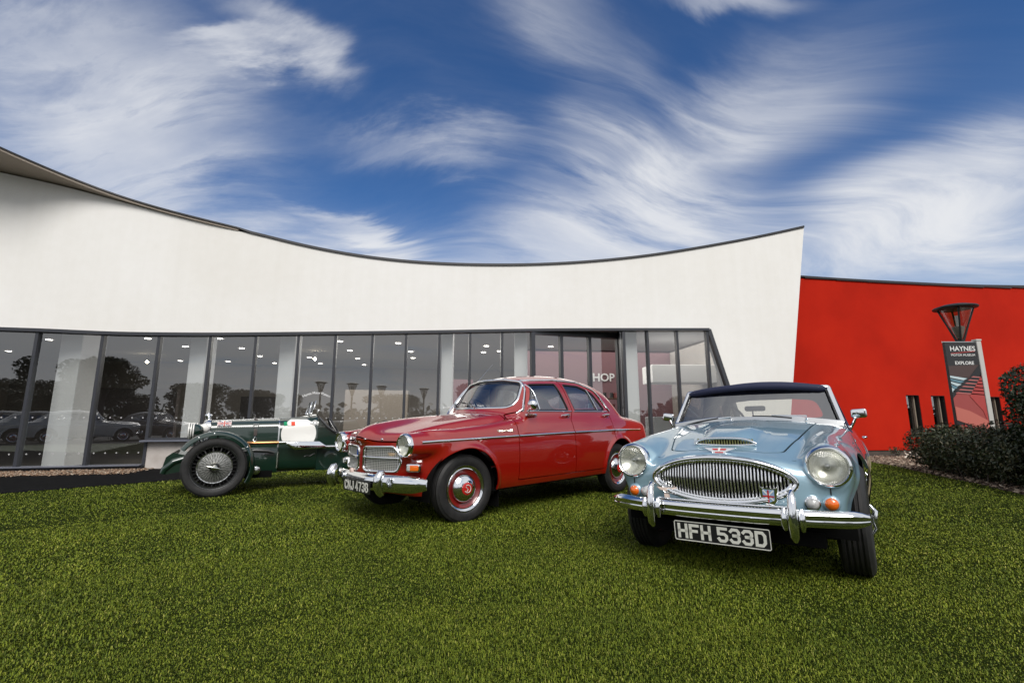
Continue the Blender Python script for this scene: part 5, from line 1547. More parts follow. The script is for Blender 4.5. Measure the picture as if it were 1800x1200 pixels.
# ------------------------------------------------------------------ the dark green open tourer
def build_tourer():
    green = mat('dark_green_car_paint', (.0045, .021, .013), .28, coat=1.0, coat_ior=1.6)
    root = empty('green_vintage_car')
    # ---- body: tapered sections lofted from radiator to pointed tail
    def sec(x, w, zb, zt, n=28, p=2.6, top=.45):
        """half-rounded top box section: w half width, zb bottom, zt top"""
        P = []; zs = zt - (zt - zb) * top * .5
        for a in np.linspace(-math.pi / 2, 3 * math.pi / 2, n, endpoint=False):
            c, s = math.cos(a), math.sin(a); e = 2 / (p if s > 0 else 7)
            y = w * abs(c) ** (2 / (2.3 if s > 0 else 9)) * (1 if c > 0 else -1)
            z = zs + (abs(s) ** (2 / 2.3) * (zt - zs) if s > 0 else -(abs(s) ** (2 / 9)) * (zs - zb))
            P.append((x, y, z))
        return P
    bon = obj('bonnet', loft([sec(.10, .26, .45, .93), sec(-.10, .285, .42, .945), sec(-.40, .325, .42, .955), sec(-.714, .36, .42, .965)], True, True, False), green, root, 50)
    obj('chassis_cover', join(bevel(box((-.30, .345, .40), (.86, .10, .34)), .02, 2), bevel(box((-.30, -.345, .40), (.86, .10, .34)), .02, 2)), green, root, 40)
    cowl = loft([sec(-.724, .362, .24, .968), sec(-.95, .39, .235, .985), sec(-1.10, .405, .235, 1.01), sec(-1.22, .415, .235, 1.03, top=.5)], True, True, True)
    obj('scuttle', cowl, green, root, 50)
    # cockpit sides dip behind the scuttle, then the tail closes to a point
    side = [(-1.222, .24), (-1.222, .99), (-1.28, .93), (-1.36, .82), (-1.48, .735), (-1.75, .70), (-2.0, .74), (-2.18, .86), (-2.3, .92), (-2.3, .24)]
    for sg in (1, -1):
        obj('cockpit_side', prism(side, .385 * sg, .418 * sg, 'xz'), green, root, 40)
    obj('tail', loft([sec(-2.302, .418, .25, .94), sec(-2.6, .38, .28, .90), sec(-2.95, .26, .36, .80), sec(-3.2, .12, .46, .66), sec(-3.32, .02, .52, .58)], True, True, True), green, root, 50)
    obj('floor', box((-1.76, 0, .27), (1.07, .75, .04)), M_UNDER, root)
    for sy in (.18, -.18):
        obj('seat', bevel(xf(box((0, 0, .2), (.12, .32, .46)), Matrix.Translation((-2.1, sy, .4)) @ Matrix.Rotation(R(-12), 4, 'Y')), .05, 3), M_LEATHER, root, 40)
    # cockpit edge roll
    obj('cockpit_roll', tube([(-1.20, .41, 1.0), (-1.28, .415, .935), (-1.36, .415, .825), (-1.48, .415, .74), (-1.75, .415, .705), (-2.0, .415, .745), (-2.18, .41, .865)], .014, 8), M_LEATHER, root, 60)
    # ---- polished strip along the hinge, the bulkhead strap and its rivets
    bright = mat('polished_aluminium', (.72, .72, .70), .2, 1.0)
    obj('bonnet_hinge', tube([(.10, .10, .930), (-.714, .13, .964)], .008, 6), bright, root, 60)
    def hoop(x, w, zb, zt, sc=1.012):
        P = sec(x, w * sc, zb, zt + .006); P = [p for p in P if p[2] > .33]
        P.sort(key=lambda q: (math.atan2(q[1], q[2] - .5)))
        return P
    obj('bulkhead_strip', sweep(hoop(-.719, .362, .24, .966), [(-.008, -.004), (.008, -.004), (.008, .004), (-.008, .004)], up=[(0, p[1], p[2] - .6) for p in hoop(-.719, .362, .24, .966)]), bright, root, 40)
    obj('side_strip', join(box((-.720, .402, .40), (.016, .006, .22))), bright, root)
    riv = []
    for x in np.linspace(.02, -.68, 30):
        riv.append(ellipsoid((x, .26 + (-x + .1) * .122 + .004, .845 + (.1 - x) * .006), (.005, .004, .005), 6, 4))
    obj('bonnet_rivets', join(*riv), M_BLACK, root)
    # strap with buckle
    st = empty('bonnet_strap', (0, 0, 0), 0, root)
    P = [(-.43, y_, z_) for y_, z_ in ((.02, .962), (.12, .952), (.21, .928), (.275, .892), (.315, .845), (.330, .79), (.334, .73))]
    obj('band', sweep(P, [(-.021, -.003), (.021, -.003), (.021, .007), (-.021, .007)], up=[(0, p[1], p[2] - .62) for p in P]), mat('brown_leather', (.035, .024, .02), .55), st, 40)
    obj('buckle', bevel(xf(stroke([(-.028, -.022), (.028, -.022), (.028, .022), (-.028, .022), (-.028, -.022)], .009, .006), Matrix.Translation((-.43, .330, .865)) @ Matrix.Rotation(R(90), 4, 'Z')), .001, 1), bright, st)
    obj('hook', tube([(-.43, .352, .72), (-.405, .356, .675), (-.43, .358, .650), (-.455, .356, .675), (-.43, .352, .72)], .004, 6), bright, st, 60)
    # ---- radiator and badge
    rad = empty('radiator', (0, 0, 0), 0, root)
    obj('shell', loft([sec(.19, .235, .42, .93), sec(.175, .255, .42, .955), sec(.13, .268, .42, .965), sec(.102, .270, .42, .962)], True, False, False), M_CHROME, rad, 50)
    obj('core', fixn(loft([[(.180, -.24, .43), (.180, .24, .43)], [(.18, -.24, .84), (.18, .24, .84)]], False)), M_UNDER, rad)
    obj('cap', lathe([(0, 1.045), (.012, 1.043), (.014, 1.025), (.04, 1.02), (.045, 1.0), (.03, .985), (.03, .95)], 20, 'z', (.145, 0, 0)), M_CHROME, rad, 50)
    for y in np.linspace(-.2, .2, 9):
        obj('slat', box((.192, y, .66), (.01, .012, .42)), M_CHROME, rad)
    # front apron and dumb irons
    obj('apron', loft([[(.34, y, .50), (.47, y, .535), (.535, y, .48), (.56, y, .36), (.52, y, .27), (.36, y, .30)] for y in (-.40, -.37, .37, .40)], True), green, root, 60)
    for sg in (1, -1):
        obj('dumb_iron', tube([(.10, .37 * sg, .45), (.30, .385 * sg, .47), (.45, .39 * sg, .42), (.54, .39 * sg, .33), (.55, .39 * sg, .28)], [.03, .035, .04, .04, .03], 10), green, root, 60)
        # headlamp shell with three bright bands, turned off the axis
        h = empty('headlight', (.30, .33 * sg, .80), 0, root)
        obj('bowl', lathe([(0, -.13), (.05, -.12), (.085, -.07), (.095, 0), (.095, .02)], 28, 'x'), green, h, 60)
        for hx in (-.02, .005, .03):
            obj('band', lathe([(.097, hx - .008), (.103, hx - .006), (.103, hx + .006), (.097, hx + .008)], 32, 'x'), M_WHITE, h, 60)
        obj('lens', lathe([(.09, .03), (.06, .04), (0, .045)], 28, 'x'), M_CLEARL, h, 60)
        obj('bracket', tube([(0, 0, -.08), (-.06, -.02 * sg, -.20), (-.10, -.02 * sg, -.33)], .014, 6), M_BLACK, h, 60)
        obj('shock_absorber', join(lathe([(0, .02), (.05, .018), (.055, -.02)], 20, 'y', (.02, .42 * sg, .60)), tube([(.02, .44 * sg, .60), (.25, .44 * sg, .52)], .012, 6)), bright, root, 50)
    obj('horn', ellipsoid((.17, .28, .83), (.07, .055, .06), 16, 10), M_WHITE, root, 60)
    obj('front_axle', tube([(0, -.56, .33), (0, 0, .28), (0, .56, .33)], .03, 8), M_BLACK, root, 60)
    obj('rear_axle', tube([(-2.6, -.56, .36), (-2.6, .56, .36)], .045, 8), M_BLACK, root, 60)
    # ---- wheels and cycle wings
    for wx in (0.0, -2.6):
        for sg in (1, -1):
            w = empty('wheel', (wx, .66 * sg, .355), 0, root); w.rotation_euler = (0, 0, 0 if sg == 1 else math.pi)
            obj('tyre', tyre(.358, .262, .135), M_RUBBER, w, 35)
            rimc = mat('dark_rim_paint', (.012, .013, .013), .35)
            obj('rim', lathe(list(reversed([(.25, .0), (.244, .03), (.252, .044), (.262, .05), (.268, .046), (.262, .03), (.255, -.05), (.244, -.05)])), 56, 'y'), rimc, w, 40)
            obj('rim_edge', lathe([(.262, .0495), (.2675, .0505), (.270, .046)], 56, 'y'), M_STEEL, w, 60)
            sp = []
            for k in range(64):
                a = 2 * math.pi * k / 64; d = (.34 if k % 2 else -.34); outer = (k // 2) % 2
                r0, h0 = (.052, .068) if outer else (.062, -.02)
                sp.append(tube([(r0 * math.cos(a), h0, r0 * math.sin(a)), (.246 * math.cos(a + d), .022 if outer else .0, .246 * math.sin(a + d))], .0028, 4, caps=False))
            obj('spokes', join(*sp), M_BLACK, w, 60)
            obj('brake_drum', lathe(list(reversed([(0, -.005), (.06, -.005), (.10, -.012), (.17, -.014), (.188, -.018), (.192, -.03), (.192, -.07)])), 40, 'y'), mat('drum_silver', (.42, .42, .40), .45, .9, fn=mottled((.34, .34, .32), (.52, .52, .5), 30)), w, 50)
            obj('back_plate', lathe(list(reversed([(.19, -.060), (.243, -.052)])), 40, 'y'), M_UNDER, w, 50)
            obj('drum_ring', lathe(list(reversed([(.186, -.006), (.196, -.004), (.202, -.012)])), 40, 'y'), bright, w, 50)
            obj('hub', lathe(list(reversed([(.0, .105), (.022, .103), (.034, .095), (.040, .08), (.052, .072), (.058, .05), (.062, -.02)])), 28, 'y'), mat('hub_metal', (.55, .55, .50), .25, 1.0), w, 50)
            obj('knock_off', join(tube([(-.075, .102, -.022), (-.045, .11, -.012), (0, .108, 0), (.045, .11, .012), (.08, .102, .020)], [.008, .013, .026, .014, .011], 10)), mat('knock_off_nickel', (.66, .66, .60), .18, 1.0), w, 60)
            # wing: a rolled strip over the wheel
            a0, a1 = (R(178), R(-16)) if wx == 0 else (R(200), R(20))
            a0, a1 = (R(-30), R(148)) if wx == 0 else (R(10), R(200))
            rings = []
            for a in np.linspace(a0, a1, 34):
                # angle measured from the rear horizontal over the top to the front
                rr = .448; cx, sz = -math.cos(a), math.sin(a)
                ring = []
                for t in np.linspace(-1, 1, 9):
                    rad_ = rr - .030 * t * t - (.022 if abs(t) == 1 else 0)
                    ring.append((wx + .0 + rad_ * cx, sg * (.655 + .098 * t), .355 + rad_ * sz))
                for t in np.linspace(1, -1, 9):
                    rad_ = rr - .008 - .030 * t * t - (.022 if abs(t) == 1 else 0)
                    ring.append((wx + .0 + rad_ * cx, sg * (.655 + .094 * t), .355 + rad_ * sz))
                rings.append(ring)
            wg = empty('cycle_wing', (0, 0, 0), 0, root)
            obj('blade', fixn(loft(rings)), green, wg, 60)
            for a in (R(20), R(90), R(120)):
                obj('stay', tube([(wx - .43 * math.cos(a), .58 * sg, .355 + .43 * math.sin(a)), (wx - .10 * math.cos(a), .50 * sg, .40)], .008, 6), M_BLACK, wg)
            for a in (R(35), R(95), R(118)):
                obj('bolt', ellipsoid((wx - .412 * math.cos(a), .735 * sg, .355 + .412 * math.sin(a)), (.012, .006, .016), 8, 6), bright, wg, 60)
    # ---- exhaust: copper pipe, long silencer, tail pipe
    ex = empty('exhaust', (0, 0, 0), 0, root)
    obj('manifold', tube([(-.30, .36, .62), (-.34, .44, .632), (-.42, .475, .635), (-.72, .485, .636)], .020, 10), mat('copper_pipe', (.62, .30, .13), .3, 1.0), ex, 60)
    obj('pipe', tube([(-.718, .485, .636), (-.86, .485, .636)], .020, 10), bright, ex, 60)
    sil = [(-.80, .620), (-.84, .648), (-1.235, .648), (-1.33, .585), (-1.33, .545), (-.92, .535), (-.87, .56)]
    obj('silencer', bevel(prism(sil, .445, .545, 'xz'), .018, 3), M_CHROME, ex, 40)
    obj('tail_pipe', tube([(-1.32, .495, .566), (-2.0, .495, .56), (-3.0, .50, .50)], .022, 10), bright, ex, 60)
    # ---- number disc, tricolour, flag, plates, tank filler
    d = empty('number_disc', (-.972, 0, .752), 0, root)
    disc = [(.226 * math.cos(a), .226 * math.sin(a)) for a in np.linspace(R(-29), R(209), 48)]
    def yside(x, z):   # outer skin of scuttle at height z
        t = (x + .724) / (-.5); return None
    # the disc follows the rounded flank of the scuttle
    rows = []
    for zz in np.linspace(-.110, .200, 12):
        hw = math.sqrt(max(.226 ** 2 - zz ** 2, 0)); row = []
        for u in np.linspace(-1, 1, 15):
            x = -.972 + u * hw; z = .752 + zz
            f = np.clip((-.724 - x) / .5, 0, 1); w = .362 + .053 * f; zt = .968 + .06 * f; zb = .238; zs = zt - (zt - zb) * .225
            yy = w if z < zs else w * max(0, 1 - ((z - zs) / (zt - zs)) ** 2.3) ** (1 / 2.3)
            row.append((x + .972, max(yy, .27) + .006, zz))
        rows.append(row)
    V = [p for r_ in rows for p in r_]; n = 15
    Fc = [(i * n + j, i * n + j + 1, (i + 1) * n + j + 1, (i + 1) * n + j) for i in range(11) for j in range(n - 1)]
    obj('face', (V, Fc), mat('disc_white', (.78, .77, .73), .5), d, 60)
    def chip(name, x, z, w, h, m, tilt=0):
        z_ = z
        pts = []
        for zz in (z - h / 2, z + h / 2):
            f = np.clip((-.724 - x) / .5, 0, 1); wd = .362 + .053 * f; zt = .968 + .06 * f; zs = zt - (zt - .238) * .225
            yy = wd if zz < zs else wd * max(0, 1 - ((zz - zs) / (zt - zs)) ** 2.3) ** (1 / 2.3)
            pts.append(max(yy, .27) + .016)
        return obj(name, fixn(([(x - w / 2, pts[0], z - h / 2), (x + w / 2, pts[0], z - h / 2), (x + w / 2, pts[1], z + h / 2), (x - w / 2, pts[1], z + h / 2),
                           (x - w / 2, pts[0] - .008, z - h / 2), (x + w / 2, pts[0] - .008, z - h / 2), (x + w / 2, pts[1] - .008, z + h / 2), (x - w / 2, pts[1] - .008, z + h / 2)],
                          [(0, 1, 2, 3), (4, 7, 6, 5), (0, 4, 5, 1), (1, 5, 6, 2), (2, 6, 7, 3), (3, 7, 4, 0)])), m, root)
    t = [chip('tricolour_band', -.797, .893, .045, .052, mat('flag_green', (.0, .24, .10), .5)), chip('tricolour_band', -.844, .893, .047, .052, M_WHITE), chip('tricolour_band', -.893, .893, .047, .052, mat('flag_orange', (.70, .06, .02), .5))]
    # small union flag on the bonnet side
    fl = empty('bonnet_flag', (-.055, .279, .893), 0, root); fl.rotation_euler = (R(14), 0, R(-7))
    W_, H_ = .082, .034
    def pr(poly, d0, d1): return prism(poly, d0, d1, 'xz')
    obj('field', pr([(-W_, -H_), (W_, -H_), (W_, H_), (-W_, H_)], 0, .004), M_WHITE, fl)
    blue = mat('flag_blue', (.02, .03, .16), .5)
    for sx in (1, -1):
        for sz in (1, -1):
            obj('quarter', pr([(sx * .018, sz * .012), (sx * .054, sz * .012), (sx * .018, sz * .027)] if True else [], .004, .0052), blue, fl)
            obj('quarter', pr([(sx * .028, sz * .031), (sx * .072, sz * .031), (sx * .072, sz * .017)], .004, .0052), blue, fl)
            obj('diagonal', pr([(sx * .02, sz * .010), (sx * .078, sz * .031), (sx * .078, sz * .026), (sx * .032, sz * .010)], .0052, .0062), M_RED, fl)
    obj('cross', join(pr([(-.009, -H_), (.009, -H_), (.009, H_), (-.009, H_)], .006, .0072), pr([(-W_, -.006), (W_, -.006), (W_, .006), (-W_, .006)], .006, .0070)), M_RED, fl)
    # oval club plate on the scuttle side
    o = empty('scuttle_badge', (-1.175, .405, .905), 0, root); o.rotation_euler = (R(16), 0, 0)
    obj('plate', lathe(list(reversed([(0, .006), (.034, .006), (.038, .0)])), 28, 'y'), mat('badge_silver', (.6, .6, .58), .35, .7), o, 50)
    obj('wings', prism([(-.075, .012), (-.03, .018), (.03, .018), (.075, .012), (.065, -.012), (-.065, -.012)], .0, .004, 'xz'), mat('badge_silver'), o)
    obj('ring', lathe([(.024 + .003 * math.cos(a), .007 + .003 * math.sin(a)) for a in np.linspace(0, 2 * math.pi, 7)[:-1]], 24, 'y', closed_prof=True), M_BLACK, o, 60)
    # spring plate, oil filler, side emblem
    obj('spring_plate', bevel(box((-.405, .50, .42), (.040, .01, .175)), .003, 1), mat('yellow_green_brass', (.38, .42, .08), .4, .6), root)
    fi = empty('oil_filler', (-.47, .42, .275), 0, root)
    obj('neck', tube([(.07, 0, 0), (0, .02, 0)], .025, 12), bright, fi, 60)
    obj('cap', lathe(list(reversed([(0, .04), (.03, .04), (.052, .032), (.055, .0)])), 28, 'y'), bright, fi, 50)
    obj('running_gear', join(box((-.42, .33, .22), (.5, .16, .09)), box((-.05, .33, .27), (.4, .10, .1))), M_UNDER, root)
    obj('brake_lever', tube([(-.30, .425, .53), (-.45, .44, .54), (-.60, .435, .525), (-.68, .43, .50)], [.012, .022, .02, .008], 8), mat('lever_grey', (.10, .10, .10), .35, .5), root, 60)
    obj('side_script', tube([(-1.06 - .14 * t, .425, .435 + .03 * t + .008 * math.sin(9 * t)) for t in np.linspace(0, 1, 14)], .006, 6), mat('lever_grey'), root, 60)
    # ---- aero screens, mirror, steering wheel, outside cable
    for sy in (.20, -.20):
        a = empty('aero_screen', (-1.13, sy, 1.03), 0, root)
        def fr(s): return [(-.03 * 0, -.14 * s, 0), (-.03, -.155 * s, .10), (-.05, -.11 * s, .185), (-.05, .11 * s, .185), (-.03, .155 * s, .10), (0, .14 * s, 0)]
        obj('frame', tube(fr(1), .007, 6, True), M_CHROME, a, 60)
        obj('pane', fixn(([p for p in fr(.97)], [tuple(range(6))])), glass_mat('screen_glass', (.72, .75, .76), boost=3.5), a)
        obj('pivot', tube([(0, -.13, -.005), (0, .13, -.005)], .011, 8), bright, a, 60)
        obj('clamp', ellipsoid((0, .10, .0), (.022, .018, .022), 10, 8), bright, a, 60)
    mi = empty('wing_mirror', (-1.20, .37, 1.06), 0, root)
    obj('stem', tube([(0, 0, -.05), (-.01, .02, 0)], .008, 6), bright, mi)
    obj('head', ellipsoid((-.01, .03, .01), (.02, .045, .03), 14, 10), bright, mi, 60)
    sw = empty('steering_wheel', (-1.55, -.18, .80), 0, root); sw.rotation_euler = (0, R(-60), 0)
    obj('rim', lathe([(.2 + .012 * math.cos(a), .012 * math.sin(a)) for a in np.linspace(0, 2 * math.pi, 9)[:-1]], 32, 'z', closed_prof=True), M_BLACK, sw, 60)
    obj('spoke', join(*[tube([(0, 0, 0), (.2 * math.cos(a), .2 * math.sin(a), 0)], .008, 5) for a in (0, 1.57, 3.14, 4.71)]), bright, sw, 60)
    obj('cable', tube([(-1.21, .40, 1.0), (-1.26, .44, .94), (-1.33, .455, .86), (-1.42, .45, .79), (-1.5, .43, .765)], .011, 8), mat('grey_rubber', (.06, .06, .065), .45), root, 60)
    return root
tourer = build_tourer()
place_car(tourer, -4.06, 6.668, R(-149.7))
tag(tourer, 'dark green open vintage racing car with wire wheels and blank white number disc', 'car', 'classic cars on the lawn')

# ------------------------------------------------------------------ lamp posts and the banner
M_POST = mat('dark_bronze_paint', (.020, .022, .022), .45, .3)
def lamp_glass(nt, b):
    b.inputs['Transmission Weight'].default_value = .0
def make_lamp(label, loc):
    L = empty('lamp_post', loc); H = 2.40
    obj('pole', lathe([(.09, 0), (.09, .04), (.045, .06), (.048, H - .02), (.06, H), (.06, H + .05), (.045, H + .06)], 20), M_POST, L, 40)
    obj('collar', lathe([(.068, H - .06), (.075, H - .04), (.068, H - .02)], 20), M_STEEL, L, 40)
    for k in range(4):
        a = R(45 + 90 * k + 12); ca, sa = math.cos(a), math.sin(a)
        obj('strut', tube([(.05 * ca, .05 * sa, H + .03), (.15 * ca, .15 * sa, H + .33), (.255 * ca, .255 * sa, H + .64)], [.022, .016, .018], 6), M_POST, L, 60)
    obj('lens', lathe([(.05, H + .06), (.10, H + .22), (.24, H + .63)], 28), glass_mat('lamp_glass', (.72, .70, .68), boost=3.0), L, 60)
    obj('louvre', lathe([(.04, H + .08), (.09, H + .25), (.10, H + .30), (.04, H + .32)], 20), mat('frosted_core', (.30, .27, .24), .5), L, 50)
    obj('bulb', tube([(0, 0, H + .3), (0, 0, H + .52)], [.022, .03], 10), M_STEEL, L, 60)
    obj('cap', lathe([(0, H + .63), (.24, H + .635), (.33, H + .655), (.338, H + .672), (.325, H + .69), (.20, H + .73), (0, H + .745)], 40), M_POST, L, 40)
    tag(L, label, 'lamp post', 'flared lamp posts round the building')
    return L
YB = 8.35
lamp = make_lamp('dark lamp post with flared glass cone rising behind the banner by the red wall', (float(at_y(1688, 600, 8.85)[0]), 8.85, 0))
bn = tag(empty('banner'), 'tall printed banner reading HAYNES MOTOR MUSEUM EXPLORE in front of the red wall', 'banner')
def bp(px, py, o=0.0):
    q = at_y(px, py, YB); return (float(q[0]), YB - o, float(q[2]))
x0, z1 = bp(1660, 603)[0], bp(1660, 602)[2]; x1 = bp(1714, 598)[0]; z0 = .62
obj('board', bevel(box(((x0 + x1) / 2, YB + .025, (z0 + z1) / 2), (x1 - x0, .05, z1 - z0)), .003, 1), mat('banner_black', (.016, .016, .018), .5), bn)
obj('edge_post', bevel(box((x1 + .052, YB + .03, (z0 + z1) / 2 - .28), (.085, .085, z1 - z0 + .62)), .006, 1), mat('banner_post_white', (.46, .45, .42), .5), bn)
obj('finial', bevel(box((x1 + .052, YB + .03, z1 + .045), (.10, .10, .03)), .005, 1), mat('banner_post_white'), bn)
obj('top_rail', tube([(x0 - .02, YB + .02, z1 + .012), (x1 + .03, YB + .02, z1 + .012)], .012, 8), M_STEEL, bn, 60)
def flat(name, pts, m, o):
    P = [bp(a, b, o) for a, b in pts]; P = [(min(max(x, x0 + .004), x1 - .004), y, max(z, z0 + .004)) for x, y, z in P]; n = len(P)
    obj(name, fixn((P + [(x, y + .0015, z) for x, y, z in P], [tuple(range(n)), tuple(range(2 * n - 1, n - 1, -1))] + [(i, n + i, n + (i + 1) % n, (i + 1) % n) for i in range(n)])), m, bn)
flat('print_panel', [(1660, 643), (1735, 641), (1735, 662), (1660, 664)], mat('print_brown', (.060, .035, .032), .5), .003)
flat('print_panel', [(1660, 700), (1745, 640), (1760, 770), (1670, 770)], mat('print_rose', (.30, .055, .05), .5), .003)
for i in range(5):
    y = 660 + i * 5.2
    flat('print_stripe', [(1660, y), (1700 - i * 5.0, y + 5), (1693 - i * 5.2, y + 8.2), (1660, y + 3.4)], mat('print_teal' if i % 2 else 'print_pale', (.10, .20, .25) if i % 2 else (.45, .55, .58), .5), .006)
flat('print_panel', [(1672, 688), (1702, 665), (1735, 640), (1735, 655), (1714, 693), (1682, 688)], mat('print_dark', (.012, .012, .014), .5), .006)
for i in range(6):
    y = 661 + i * 5.6
    flat('print_louvre', [(1710 - i * 5.5, y), (1735, y + 1.5 + i * .5), (1735, y + 3.0 + i * .5), (1706 - i * 5.5, y + 1.8)], mat('print_rose_light', (.42, .13, .12), .5), .009)
flat('print_panel', [(1704, 696), (1732, 660), (1755, 745), (1728, 722)], mat('print_red', (.36, .045, .04), .5), .009)
flat('print_panel', [(1674, 714), (1704, 722), (1735, 738), (1750, 748), (1752, 755), (1715, 750), (1680, 738)], mat('print_coral', (.46, .13, .10), .5), .012)
flat('print_panel', [(1680, 738), (1700, 742), (1712, 752), (1716, 775), (1676, 775)], mat('print_dark'), .006)
flat('print_panel', [(1682, 748), (1696, 745), (1706, 755), (1712, 778), (1680, 778)], mat('print_red'), .012)
wm = mat('print_white', (.72, .72, .70), .5)
def words(t, px, py, w_px, bold):
    VF = font_text(t, 1.0, bold, .001); xs_ = [v[0] for v in VF[0]]; k = (bp(px + w_px / 2, py)[0] - bp(px - w_px / 2, py)[0]) / (max(xs_) - min(xs_))
    c = bp(px, py, .004); obj('lettering', xf(VF, Matrix.Translation(c) @ Matrix.Rotation(math.pi / 2, 4, 'X') @ Matrix.Scale(k, 4)), wm, bn)
words('HAYNES', 1691.5, 613, 44, .012); words('MOTOR MUSEUM', 1692.5, 624, 42, .006); words('EXPLORE', 1695, 638, 33, .016)
flat('print_rule', [(1671, 620.5), (1713, 616.5), (1713, 617.8), (1671, 621.8)], mat('print_red'), .006)

# reflected lamp posts and trees stand behind the photographer, as the glass shows them
def mirrored(px, py, Yv):
    """where a thing stands whose reflection in the glass is seen at (px, py), as if at distance Yv"""
    q = at_y(px, py, Yv); lo = None
    best = None
    for a, b in zip(seq[:-1], seq[1:]):
        A, B = plan(a), plan(b)
        n = np.array([-(B[1] - A[1]), B[0] - A[0]]); n /= np.linalg.norm(n); dd = (np.array(q[:2]) - np.array(A[:2])) @ n
        m = np.array(q[:2]) - 2 * dd * n
        if a <= px < b: best = m
    return float(best[0]), float(best[1])
for i, (px, yv, nm) in enumerate(((562, 26, 'first'), (618, 27, 'second'), (670, 29, 'third'), (745, 31, 'fourth'))):
    q = mirrored(px, 700, yv)
    dup(lamp, None, (q[0], q[1], 0), R(20 * i))['label'] = 'lamp post mirrored in the glass front, %s from the white number disc' % nm

# ------------------------------------------------------------------ leaves
def leaf_cloud(C, Nn, size, ar=.5, fold=.25):
    """one folded leaf (two triangles each side) per centre"""
    n = len(C); a = rng.normal(size=(n, 3)); a /= np.linalg.norm(a, axis=1)[:, None]
    N = Nn + .9 * rng.normal(size=(n, 3)); N /= np.linalg.norm(N, axis=1)[:, None]
    u = np.cross(N, a); u /= np.linalg.norm(u, axis=1)[:, None] + 1e-9; v = np.cross(N, u); s = (size * rng.uniform(.45, 1.6, n))[:, None]
    tip = C + u * s; base = C - u * s; l = C + v * s * ar + N * s * fold; r = C - v * s * ar + N * s * fold
    V = np.stack([base, l, tip, r], 1).reshape(-1, 3); F = (np.arange(n)[:, None, None] * 4 + np.array([(0, 2, 1), (0, 3, 2)])[None]).reshape(-1, 3)
    return V, F
def leafmat(name, cols, rough=.45, trans=.15):
    def fn(nt, b):
        g = nt.nodes.new('ShaderNodeNewGeometry'); k = len(cols)
        nt.links.new(ramp(nt, g.outputs['Random Per Island'], [(i / max(k - 1, 1), c) for i, c in enumerate(cols)]), b.inputs['Base Color'])
        b.inputs['Subsurface Weight'].default_value = 0.0
    return mat(name, rough=rough, fn=fn)
def blob_points(n, blobs, shell=.75):
    """points in a union of ellipsoids, mostly near the skin; returns points and outward directions"""
    w = np.array([b[1][0] * b[1][1] + b[1][1] * b[1][2] + b[1][0] * b[1][2] for b in blobs]); k = rng.choice(len(blobs), n, p=w / w.sum())
    d = rng.normal(size=(n, 3)); d /= np.linalg.norm(d, axis=1)[:, None]
    rr = np.where(rng.random(n) < shell, rng.uniform(.82, 1.06, n), rng.uniform(.3, .9, n))
    c = np.array([b[0] for b in blobs])[k]; r = np.array([b[1] for b in blobs])[k]
    P = c + d * r * rr[:, None]
    return P, d
hedge_leaf = leafmat('hedge_leaf', [(.008, .016, .006), (.018, .030, .010), (.032, .044, .016), (.050, .056, .020), (.085, .070, .030)])
dark_leaf = leafmat('dark_leaf', [(.006, .014, .006), (.012, .024, .009), (.020, .034, .012), (.032, .046, .015)])
M_TWIG = mat('twig_brown', (.045, .032, .024), .8)
def shrub(name, label, cat, blobs, n, size, m, stems, group=None):
    c = np.mean([b[0] for b in blobs], 0); root = empty(name, (float(c[0]), float(c[1]), 0))
    o = np.array([c[0], c[1], 0])
    P, d = blob_points(n, blobs); k = P[:, 2] > .03; P, d = P[k], d[k]
    obj('foliage', leaf_cloud(P - o, d, size), m, root)
    st = []
    for b in blobs:
        for _ in range(stems):
            e = np.array(b[0]) + rng.normal(size=3) * np.array(b[1]) * .45; s = np.array([b[0][0] + rng.normal() * .12, b[0][1] + rng.normal() * .12, 0.0])
            mid = (s + e) / 2 + rng.normal(size=3) * .05
            st.append(tube([tuple(s - o), tuple(mid - o), tuple(e - o)], [.012, .008, .003], 5))
    obj('branches', join(*st), M_TWIG, root)
    tag(root, label, cat, group)
    return root
hb = []
for t in np.linspace(0, 1, 11):
    x = 8.06 + (7.12 - 8.06) * t; y = 9.25 + (6.75 - 9.25) * t
    for _ in range(2):
        hb.append(((x + rng.normal() * .10, y + rng.normal() * .08, .50 + rng.normal() * .05), (.36 + rng.normal() * .04, .34, .33 + rng.normal() * .03)))
    hb.append(((x + .05, y, .28), (.38, .3, .26)))
shrub('hedge', 'low clipped dark hedge in front of the banner and slit windows', 'hedge', hb, 44000, .022, hedge_leaf, 3)
bb = [((7.35, 6.25, .95), (.62, .60, .62)), ((7.55, 6.0, 1.45), (.5, .5, .42)), ((7.15, 5.9, .6), (.6, .6, .5)), ((7.9, 6.5, 1.2), (.6, .6, .6)), ((7.32, 6.6, 1.38), (.36, .36, .34)), ((7.5, 5.4, .9), (.7, .7, .7)), ((6.75, 5.55, .36), (.42, .5, .32))]
shrub('bush', 'tall dark evergreen bush at the right edge beside the low hedge', 'bush', bb, 42000, .027, dark_leaf, 5)
